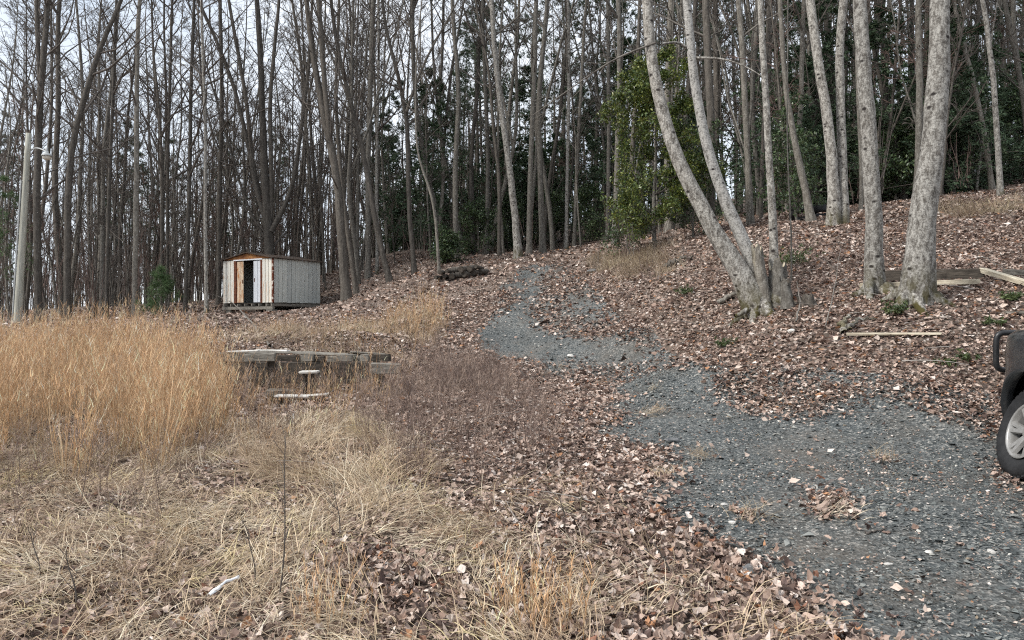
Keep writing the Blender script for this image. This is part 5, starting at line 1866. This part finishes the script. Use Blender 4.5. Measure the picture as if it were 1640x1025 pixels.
# ---------------------------------------------------------------- tyres, stones, scraps
def tyre_mesh(rad, wid, rim, k=28):
    prof = [(rim, -wid * 0.36), (rim + 0.03, -wid * 0.46), (rad * 0.86, -wid * 0.52), (rad * 0.955, -wid * 0.46), (rad, -wid * 0.36), (rad * 1.003, 0), (rad, wid * 0.36), (rad * 0.955, wid * 0.46), (rad * 0.86, wid * 0.52), (rim + 0.03, wid * 0.46), (rim, wid * 0.36)]
    V, Q = [], []
    n_ = len(prof)
    for j in range(k):
        a_ = j * 2 * math.pi / k
        for r_, y_ in prof:
            V.append((r_ * math.cos(a_), y_, r_ * math.sin(a_)))
    for j in range(k):
        for i in range(n_):
            Q.append([j * n_ + i, j * n_ + (i + 1) % n_, ((j + 1) % k) * n_ + (i + 1) % n_, ((j + 1) % k) * n_ + i])
    return V, Q


for (px, d, lab, tl) in ((1284, 20.0, 'old black tyre left of the leaning dark trunk up the bank', 0.5), (1316, 20.2, 'old black tyre right of the leaning dark trunk up the bank', 0.3)):
    p = on_ground(px, d)
    e = empty('old_tyre', (p[0], p[1], p[2] + 0.18))
    e.rotation_euler = (R(90) - tl, 0.2, 0.3)
    V, Q = tyre_mesh(0.33, 0.22, 0.2)
    MB().add(V, Q).obj('tread', M['rubber'], e)
    tag(e, lab, 'tyre', 'old tyres up the bank')


def stone(px, py, s, col, label, name='stone', flat=0.5, cat='stone', grp='loose stones'):
    p = hit(px, py)
    bm = bmesh.new()
    bmesh.ops.create_icosphere(bm, subdivisions=2, radius=1)
    r_ = random.Random(px * 7 + py)
    ph = [r_.uniform(0, 6) for _ in range(6)]
    for v in bm.verts:
        f_ = 1 + 0.16 * math.sin(3 * v.co.x + ph[0]) + 0.14 * math.sin(4 * v.co.y + ph[1]) + 0.1 * math.sin(5 * v.co.z + ph[2])
        v.co = Vector((v.co.x * s * f_ * 1.2, v.co.y * s * f_ * 0.85, v.co.z * s * flat * f_))
    me = bpy.data.meshes.new(name)
    bm.to_mesh(me)
    bm.free()
    me.materials.append(col)
    o = link(name, me)
    o.location = (p[0], p[1], float(HD(p[0], p[1])) + s * flat * 0.55)
    o.rotation_euler = (r_.uniform(-0.2, 0.2), r_.uniform(-0.2, 0.2), r_.uniform(0, 6))
    tag(o, label, cat, grp)


M['pale_stone'] = plain('pale_stone', (0.42, 0.40, 0.37), (0.62, 0.60, 0.56), 12, 0.8, bstr=0.5)
M['grey_stone'] = plain('grey_stone', (0.10, 0.105, 0.11), (0.24, 0.24, 0.235), 14, 0.85, bstr=0.6)
stone(914, 574, 0.07, M['pale_stone'], 'white stone on the middle gravel patch')
stone(1173, 843, 0.022, M['pale_stone'], 'small white stone at the near gravel edge')
stone(1160, 816, 0.022, M['pale_stone'], 'small pale stone above the near gravel edge')
stone(1488, 895, 0.02, M['pale_stone'], 'white pebble on the open gravel right of the stick')
stone(1423, 912, 0.02, M['pale_stone'], 'white pebble on the open gravel below the stick')
stone(1588, 895, 0.022, M['pale_stone'], 'white pebble on the gravel below the truck wheel')
stone(1202, 918, 0.05, M['grey_stone'], 'grey stone among leaves at the near verge')
stone(1268, 533, 0.06, M['pale_stone'], 'pale pinkish stone below the broken stump')
stone(948, 435, 0.12, M['grey_stone'], 'dark stone at the left foot of the grassy bank')
stone(1020, 402, 0.14, M['pale_stone'], 'flat pale stone on top of the grassy bank', flat=0.3)
stone(352, 890, 0.035, M['pale_stone'], 'small white stone in the foreground straw', flat=0.7)
e_ = hit(1076, 714)
box_o = box('scrap_block', (0.15, 0.06, 0.035), (e_[0], e_[1], float(HD(e_[0], e_[1])) + 0.03), M['grey_stone'], None, (0.05, 0.08, 0.35), 0.01, 0.006)
tag(box_o, 'small dark block lying at the left edge of the gravel', 'block')


def strip(px0, py0, px1, py1, wd, label):
    a_, b_ = gl(px0, py0, 0.10), gl(px1, py1, 0.12)
    n_ = 8
    q = smooth_path(np.array([a_, (a_ + b_) / 2 + np.array([0.01, 0, 0.025]), b_]), n_)
    sd_ = nrm(np.cross(b_ - a_, np.array([0, 0, 1.0])))
    V = []
    for i, p in enumerate(q):
        for s_ in (-1, 0, 1):
            V.append(p + sd_ * s_ * wd * (0.6 + 0.4 * math.sin(i * 0.9 + 0.6)) + np.array([0, 0, 0.012 * (1 - abs(s_)) + 0.004 * math.sin(i * 2 + s_)]))
    Q = [[i * 3 + j, i * 3 + j + 1, (i + 1) * 3 + j + 1, (i + 1) * 3 + j] for i in range(n_ - 1) for j in (0, 1)]
    o = MB().add(V, Q).obj('plastic_scrap', M['white_trash'])
    sm = o.modifiers.new('thick', 'SOLIDIFY')
    sm.thickness = 0.004
    tag(o, label, 'litter')


strip(334, 988, 382, 962, 0.018, 'white plastic strip lying in the straw near the bottom edge')

# ---------------------------------------------------------------- lamp pole
pb = on_ground(27, 22.0)
lamp = empty('lamp_pole', tuple(pb))
b_ = at(27, 530, 22) - pb
t_ = at(46, 213, 22) - pb
q = np.array([b_ * (1 - s_) + t_ * s_ for s_ in np.linspace(-0.15, 1, 12)])
Rr = np.linspace(0.118, 0.076, 12)
V, Q = tubes(q[None], Rr[None], 14)
V = np.vstack([V, [q[-1]]])
MB().add(V, Q, [[11 * 14 + j, 11 * 14 + (j + 1) % 14, 12 * 14] for j in range(14)]).obj('pole', M['pole'], lamp)
M['lamp_metal'] = plain('lamp_metal', (0.30, 0.31, 0.31), (0.44, 0.45, 0.44), 8, 0.45, spec=0.5)
ar = np.array([at(50, 239, 22), at(58, 236, 21.9), at(66, 238, 21.8), at(73, 242, 21.7)]) - pb
q = smooth_path(ar, 10)
MB().add(*tubes(q[None], np.full((1, 10), 0.022), 8)).obj('lamp_arm', M['lamp_metal'], lamp)


def lathe(name, prof, loc, mat, parent, k=18):
    V, Q = [], []
    for j in range(k):
        a_ = j * 2 * math.pi / k
        for r_, z_ in prof:
            V.append((r_ * math.cos(a_), r_ * math.sin(a_), z_))
    n_ = len(prof)
    for j in range(k):
        for i in range(n_ - 1):
            Q.append([j * n_ + i, ((j + 1) % k) * n_ + i, ((j + 1) % k) * n_ + i + 1, j * n_ + i + 1])
    o = MB().add(V, Q).obj(name, mat, parent)
    o.location = loc
    return o


hd = at(75, 250, 21.7) - pb
lh = lathe('lamp_head', [(0.0, 0.16), (0.045, 0.16), (0.055, 0.09), (0.12, 0.07), (0.145, 0.03), (0.145, 0.0), (0.13, 0.0), (0.12, 0.03)], tuple(hd), M['lamp_metal'], lamp)
M['lamp_glass'] = plain('lamp_glass', (0.55, 0.52, 0.44), (0.7, 0.68, 0.6), 20, 0.3, spec=0.5)
lathe('lamp_glass', [(0.12, 0.0), (0.115, -0.07), (0.07, -0.10), (0.0, -0.11)], (0, 0, 0), M['lamp_glass'], lh)
lathe('photocell', [(0.0, 0.26), (0.035, 0.26), (0.035, 0.155)], (0, 0, 0), M['lamp_metal'], lh, 10)
M['dark_metal'] = plain('dark_metal', (0.02, 0.02, 0.02), (0.05, 0.05, 0.05), 8, 0.5, spec=0.5)
pz = lambda s_: b_ * (1 - s_) + t_ * s_
for s_ in (0.965, 0.76):
    c_ = pz(s_)
    box('bolt', (0.24, 0.03, 0.04), tuple(c_), M['dark_metal'], lamp)
cq = np.array([pz(s_) + np.array([-0.09 - 0.02 * (1 - s_), -0.07, 0]) for s_ in np.linspace(0.05, 0.76, 10)])
MB().add(*tubes(cq[None], np.full((1, 10), 0.022), 6)).obj('conduit', M['lamp_metal'], lamp)
tag(lamp, 'leaning weathered wooden lamp pole with small lamp head on an arm', 'lamp pole')

# ---------------------------------------------------------------- pickup truck (its front left corner is in view)
def paint():
    m, t, b = new_mat('grey_paint')
    v = coords(t)
    dirt = ramp(t, noise(t, v, 7, 5, 0.7), [(0.45, (0.022, 0.024, 0.027)), (0.75, (0.06, 0.058, 0.055))])
    t.links.new(dirt, b.inputs['Base Color'])
    b.inputs['Roughness'].default_value = 0.32
    b.inputs['Specular IOR Level'].default_value = 0.5
    b.inputs['Coat Weight'].default_value = 0.6
    b.inputs['Coat Roughness'].default_value = 0.12
    return m


M['paint'] = paint()
M['black_trim'] = plain('black_trim', (0.010, 0.010, 0.011), (0.02, 0.02, 0.021), 20, 0.4, spec=0.5)
M['alloy'] = plain('alloy', (0.27, 0.265, 0.25), (0.38, 0.37, 0.355), 10, 0.35, spec=0.5, metal=0.4, bstr=0)
M['glass_dark'] = plain('window_glass', (0.01, 0.012, 0.013), (0.016, 0.018, 0.02), 2, 0.08, spec=0.6, bstr=0)
M['lens'] = plain('lamp_lens', (0.5, 0.5, 0.5), (0.66, 0.66, 0.66), 20, 0.15, spec=0.6, bstr=0)

HEAD = R(8)                                   # heading right of straight ahead
wc_ = np.array([4.40, 6.12])                  # front left wheel centre in plan
fwd = np.array([math.sin(HEAD), math.cos(HEAD)])
rgt = np.array([math.cos(HEAD), -math.sin(HEAD)])
TR, WB, HALF = 0.395, 3.2, 0.93
zf = 0.246
rear = wc_ - fwd * WB
zr = float(H(*rear)) + 0.02
truck = empty('pickup_truck', (0, 0, 0))
# local frame: x to the right, y forward, origin on the ground under the middle of the front axle
mid_ = wc_ + rgt * (HALF - 0.10)
pitch = math.atan2(zf - zr, WB)
truck.matrix_world = Matrix.Translation((mid_[0], mid_[1], zf)) @ Matrix.Rotation(-HEAD, 4, 'Z') @ Matrix.Rotation(pitch, 4, 'X')

ST = np.unique(np.concatenate([np.linspace(-4.35, 0.9, 64), np.linspace(-0.62, 0.62, 33), np.linspace(-WB - 0.62, -WB + 0.62, 33)]))


def lo_(s):
    z = 0.42
    for c_ in (0.0, -WB):
        q_ = abs(s - c_)
        if q_ < 0.52:
            z = max(z, 0.40 + math.sqrt(0.52 ** 2 - q_ ** 2) * 1.0)
    if s > 0.55:
        z = max(z, 0.45 + (s - 0.55) * 0.25)
    return z


def hi_(s):
    return float(np.interp(s, [-4.35, -2.35, -2.3, -1.95, -0.9, -0.5, 0.55, 0.72, 0.84, 0.9], [1.16, 1.18, 1.20, 1.82, 1.84, 1.28, 1.25, 1.19, 1.06, 0.84]))


def half_(s, z):
    w_ = HALF
    if s > 0.2:
        w_ -= 0.40 * ((s - 0.2) / 0.7) ** 2.0
    if z > 1.05:
        w_ -= (z - 1.05) * 0.24
    if z < 0.6:
        w_ -= (0.6 - z) * 0.12
    w_ += 0.012 * math.sin((z - 0.4) * 9)
    for c_ in (0.0, -WB):                     # flared arches
        q_ = math.hypot(s - c_, z - 0.40)
        if q_ < 0.66:
            w_ += 0.018 * max(0, 1 - abs(q_ - 0.54) / 0.12)
    return w_


NR = 9
prof = []
for s in ST:
    l_, h_ = lo_(s), hi_(s)
    row = [(-half_(s, l_) + 0.10, s, l_ + 0.0)]
    for i in range(NR):
        z = l_ + (h_ - 0.05 - l_) * i / (NR - 1)
        row.append((-half_(s, z), s, z))
    wt = half_(s, h_) - 0.06
    for u in np.linspace(-1, 1, 9):
        row.append((u * wt, s, h_ + 0.035 * (1 - u * u)))
    for i in range(NR - 1, -1, -1):
        z = l_ + (h_ - 0.05 - l_) * i / (NR - 1)
        row.append((half_(s, z), s, z))
    row.append((half_(s, l_) - 0.10, s, l_))
    prof.append(row)
prof = np.array(prof)
a_n, b_n = prof.shape[:2]
i = (np.arange(a_n - 1)[:, None] * b_n + np.arange(b_n - 1)[None, :])
Q = np.stack([i, i + 1, i + b_n + 1, i + b_n], -1).reshape(-1, 4)
mb = MB().add(prof.reshape(-1, 3), Q)
for e_i in (0, a_n - 1):
    ring_ = prof[e_i]
    mb.add(np.vstack([ring_, ring_.mean(0)]), None, [[j, (j + 1) % b_n, b_n] for j in range(b_n)])
mb.obj('body', M['paint'], truck)
# inner wells and underside
box('wheel_well', (1.3, 1.25, 0.55), (0, 0.0, 0.72), M['black_inside'], truck)
box('wheel_well', (1.3, 1.25, 0.55), (0, -WB, 0.72), M['black_inside'], truck)
box('chassis', (1.4, 4.9, 0.2), (0, -1.75, 0.46), M['black_trim'], truck)
# front end
box('bumper', (1.15, 0.14, 0.24), (0, 0.90, 0.60), M['black_trim'], truck, bev=0.06)
gr = box('grille', (0.85, 0.05, 0.30), (0, 0.88, 0.90), M['black_trim'], truck, bev=0.02)
for i in range(4):
    box('grille_bar', (0.8, 0.03, 0.02), (0, 0.03, -0.11 + i * 0.07), M['alloy'], gr, bev=0.005)
for sx in (-1, 1):
    box('headlight', (0.22, 0.12, 0.17), (sx * 0.56, 0.80, 0.93), M['lens'], truck, (0, 0, -sx * 0.5), bev=0.03)
# brush guard: side hoops and centre hoop
gd = empty('guard_mount', (0, 0, 0))
bpy.data.objects.remove(gd)


def bar(name, pts, r_, parent=None):
    q_ = smooth_path(np.array(pts, float), 48)
    return MB().add(*tubes(q_[None], np.full((1, 48), r_), 10, ref=(0, 1, 0))).obj(name, M['black_trim'], parent or truck)


for sx in (-1, 1):
    bar('brush_guard', [(sx * 0.36, 0.98, 1.21), (sx * 0.50, 0.98, 1.21), (sx * 0.650, 0.98, 1.21), (sx * 0.680, 0.98, 1.20), (sx * 0.693, 0.98, 1.17), (sx * 0.695, 0.98, 1.10), (sx * 0.695, 0.98, 0.97), (sx * 0.695, 0.98, 0.90), (sx * 0.683, 0.98, 0.865), (sx * 0.645, 0.98, 0.85), (sx * 0.5, 0.98, 0.85), (sx * 0.36, 0.98, 0.85)], 0.027)
    bar('brush_guard', [(sx * 0.38, 1.03, 0.5), (sx * 0.38, 1.05, 0.9), (sx * 0.36, 1.04, 1.18), (sx * 0.2, 1.04, 1.24), (0, 1.04, 1.25)], 0.03)
# windows
for sx in (-1, 1):
    for y0, y1 in ((-1.38, -0.78), (-1.98, -1.44)):
        zt, zb = 1.68, 1.24
        V = [(sx * (half_(y0, zb) + 0.012), y0 + (0.0 if y0 > -1.9 else -0.14), zb), (sx * (half_(y1, zb) + 0.012), y1 + (0.2 if y1 > -1 else 0), zb), (sx * (half_(y1, zt) + 0.012), y1 - (0.06 if y1 > -1 else 0), zt), (sx * (half_(y0, zt) + 0.012), y0 + (0.03 if y0 < -1.9 else 0), zt)]
        MB().add(V, [[0, 1, 2, 3]]).obj('side_window', M['glass_dark'], truck, False)
    box('mirror', (0.2, 0.1, 0.16), (sx * 1.03, -0.72, 1.28), M['black_trim'], truck, bev=0.03)
    for y_ in (-1.42, -2.2):
        box('door_handle', (0.03, 0.14, 0.035), (sx * (HALF + 0.015), y_ + 0.1, 1.06), M['black_trim'], truck, bev=0.008)
    box('side_step', (0.14, 1.7, 0.06), (sx * 0.92, -1.5, 0.42), M['black_trim'], truck, bev=0.02)
V = [(-0.70, -0.50, 1.30), (0.70, -0.50, 1.30), (0.62, -0.86, 1.80), (-0.62, -0.86, 1.80)]
MB().add(V, [[0, 1, 2, 3]]).obj('windscreen', M['glass_dark'], truck, False)


def wheel(x, y, side, steer=0.0):
    e = empty('wheel', (x, y, TR))
    e.parent = truck
    e.rotation_euler = (0, 0.3, steer + (math.pi if side > 0 else 0))
    V, Q = tyre_mesh(TR, 0.25, 0.235, 44)
    V = np.array(V)
    ty = MB().add(V, Q).obj('tyre', M['rubber'], e)
    # the wheel's outer face looks along local -x: turn the lathe axis from y to x
    Rz = Matrix.Rotation(math.pi / 2, 4, 'Z')
    ty.data.transform(Rz)
    tb = MB()
    for j in range(44):                      # tread blocks
        a_ = j * 2 * math.pi / 44
        for o_ in (-0.08, -0.027, 0.027, 0.08):
            a2 = a_ + (0.07 if o_ in (-0.027, 0.08) else 0)
            d_ = np.array([0, math.cos(a2), math.sin(a2)])
            tn = np.array([0, -math.sin(a2), math.cos(a2)])
            ctr = np.array([o_, 0, 0]) + d_ * (TR + 0.001)
            v_ = []
            for hh in (-0.012, 0.008):
                for p_, q_ in ((-1, -1), (1, -1), (1, 1), (-1, 1)):
                    v_.append(ctr + d_ * hh + np.array([p_ * 0.021, 0, 0]) + tn * q_ * 0.017)
            tb.add(v_, [[4, 5, 6, 7], [0, 1, 5, 4], [1, 2, 6, 5], [2, 3, 7, 6], [3, 0, 4, 7]])
    tb.obj('tread', M['rubber'], e, False)
    rim = MB()
    k_ = 40
    pr = [(0.245, -0.118), (0.235, -0.125), (0.222, -0.112), (0.212, -0.06), (0.205, 0.06)]
    V, Q = [], []
    for j in range(k_):
        a_ = j * 2 * math.pi / k_
        for r_, x_ in pr:
            V.append((x_, r_ * math.cos(a_), r_ * math.sin(a_)))
    n_ = len(pr)
    for j in range(k_):
        for i in range(n_ - 1):
            Q.append([j * n_ + i, ((j + 1) % k_) * n_ + i, ((j + 1) % k_) * n_ + i + 1, j * n_ + i + 1])
    rim.add(V, Q)
    rim.obj('rim', M['alloy'], e)
    dk = MB()
    V = [(-0.02, 0.21 * math.cos(j * 2 * math.pi / k_), 0.21 * math.sin(j * 2 * math.pi / k_)) for j in range(k_)] + [(-0.02, 0, 0)]
    dk.add(V, None, [[j, (j + 1) % k_, k_] for j in range(k_)])
    dk.obj('brake_disc', M['black_inside'], e, False)
    for j in range(6):                       # six split spokes
        for dd_ in (-0.14, 0.14):
            a_ = j * math.pi / 3 + dd_
            d0 = np.array([0, math.cos(j * math.pi / 3), math.sin(j * math.pi / 3)])
            d1 = np.array([0, math.cos(a_), math.sin(a_)])
            tn = np.array([0, -math.sin(a_), math.cos(a_)])
            p0_, p1_ = d0 * 0.03 + np.array([-0.075, 0, 0]), d1 * 0.222 + np.array([-0.108, 0, 0])
            v_ = []
            for p_, w_ in ((p0_, 0.026), (p1_, 0.024)):
                v_ += [p_ - tn * w_ + np.array([0.03, 0, 0]), p_ - tn * w_ * 0.7, p_ + tn * w_ * 0.7, p_ + tn * w_ + np.array([0.03, 0, 0])]
            MB().add(v_, [[0, 1, 5, 4], [1, 2, 6, 5], [2, 3, 7, 6]]).obj('spoke', M['alloy'], e, False)
    hb = [(0.06, -0.07), (0.055, -0.095), (0.03, -0.105), (0.0, -0.105)]
    V, Q = [], []
    for j in range(16):
        a_ = j * 2 * math.pi / 16
        for r_, x_ in hb:
            V.append((x_, r_ * math.cos(a_), r_ * math.sin(a_)))
    for j in range(16):
        for i in range(3):
            Q.append([j * 4 + i, ((j + 1) % 16) * 4 + i, ((j + 1) % 16) * 4 + i + 1, j * 4 + i + 1])
    MB().add(V, Q).obj('hub_cap', M['alloy'], e)


XW = HALF - 0.10
wheel(-XW, 0, -1, R(0))
wheel(XW, 0, 1, R(0))
wheel(-XW, -WB, -1)
wheel(XW, -WB, 1)
tag(truck, 'dark grey pickup truck with black brush guard and alloy wheels, cut by the right edge', 'truck')

for o in bpy.data.objects:
    if o.parent is not None and o.name.split('.')[0] in ('stems', 'twigs', 'branches', 'needles', 'leaves', 'side_twigs', 'tread'):
        o['kind'] = 'stuff'
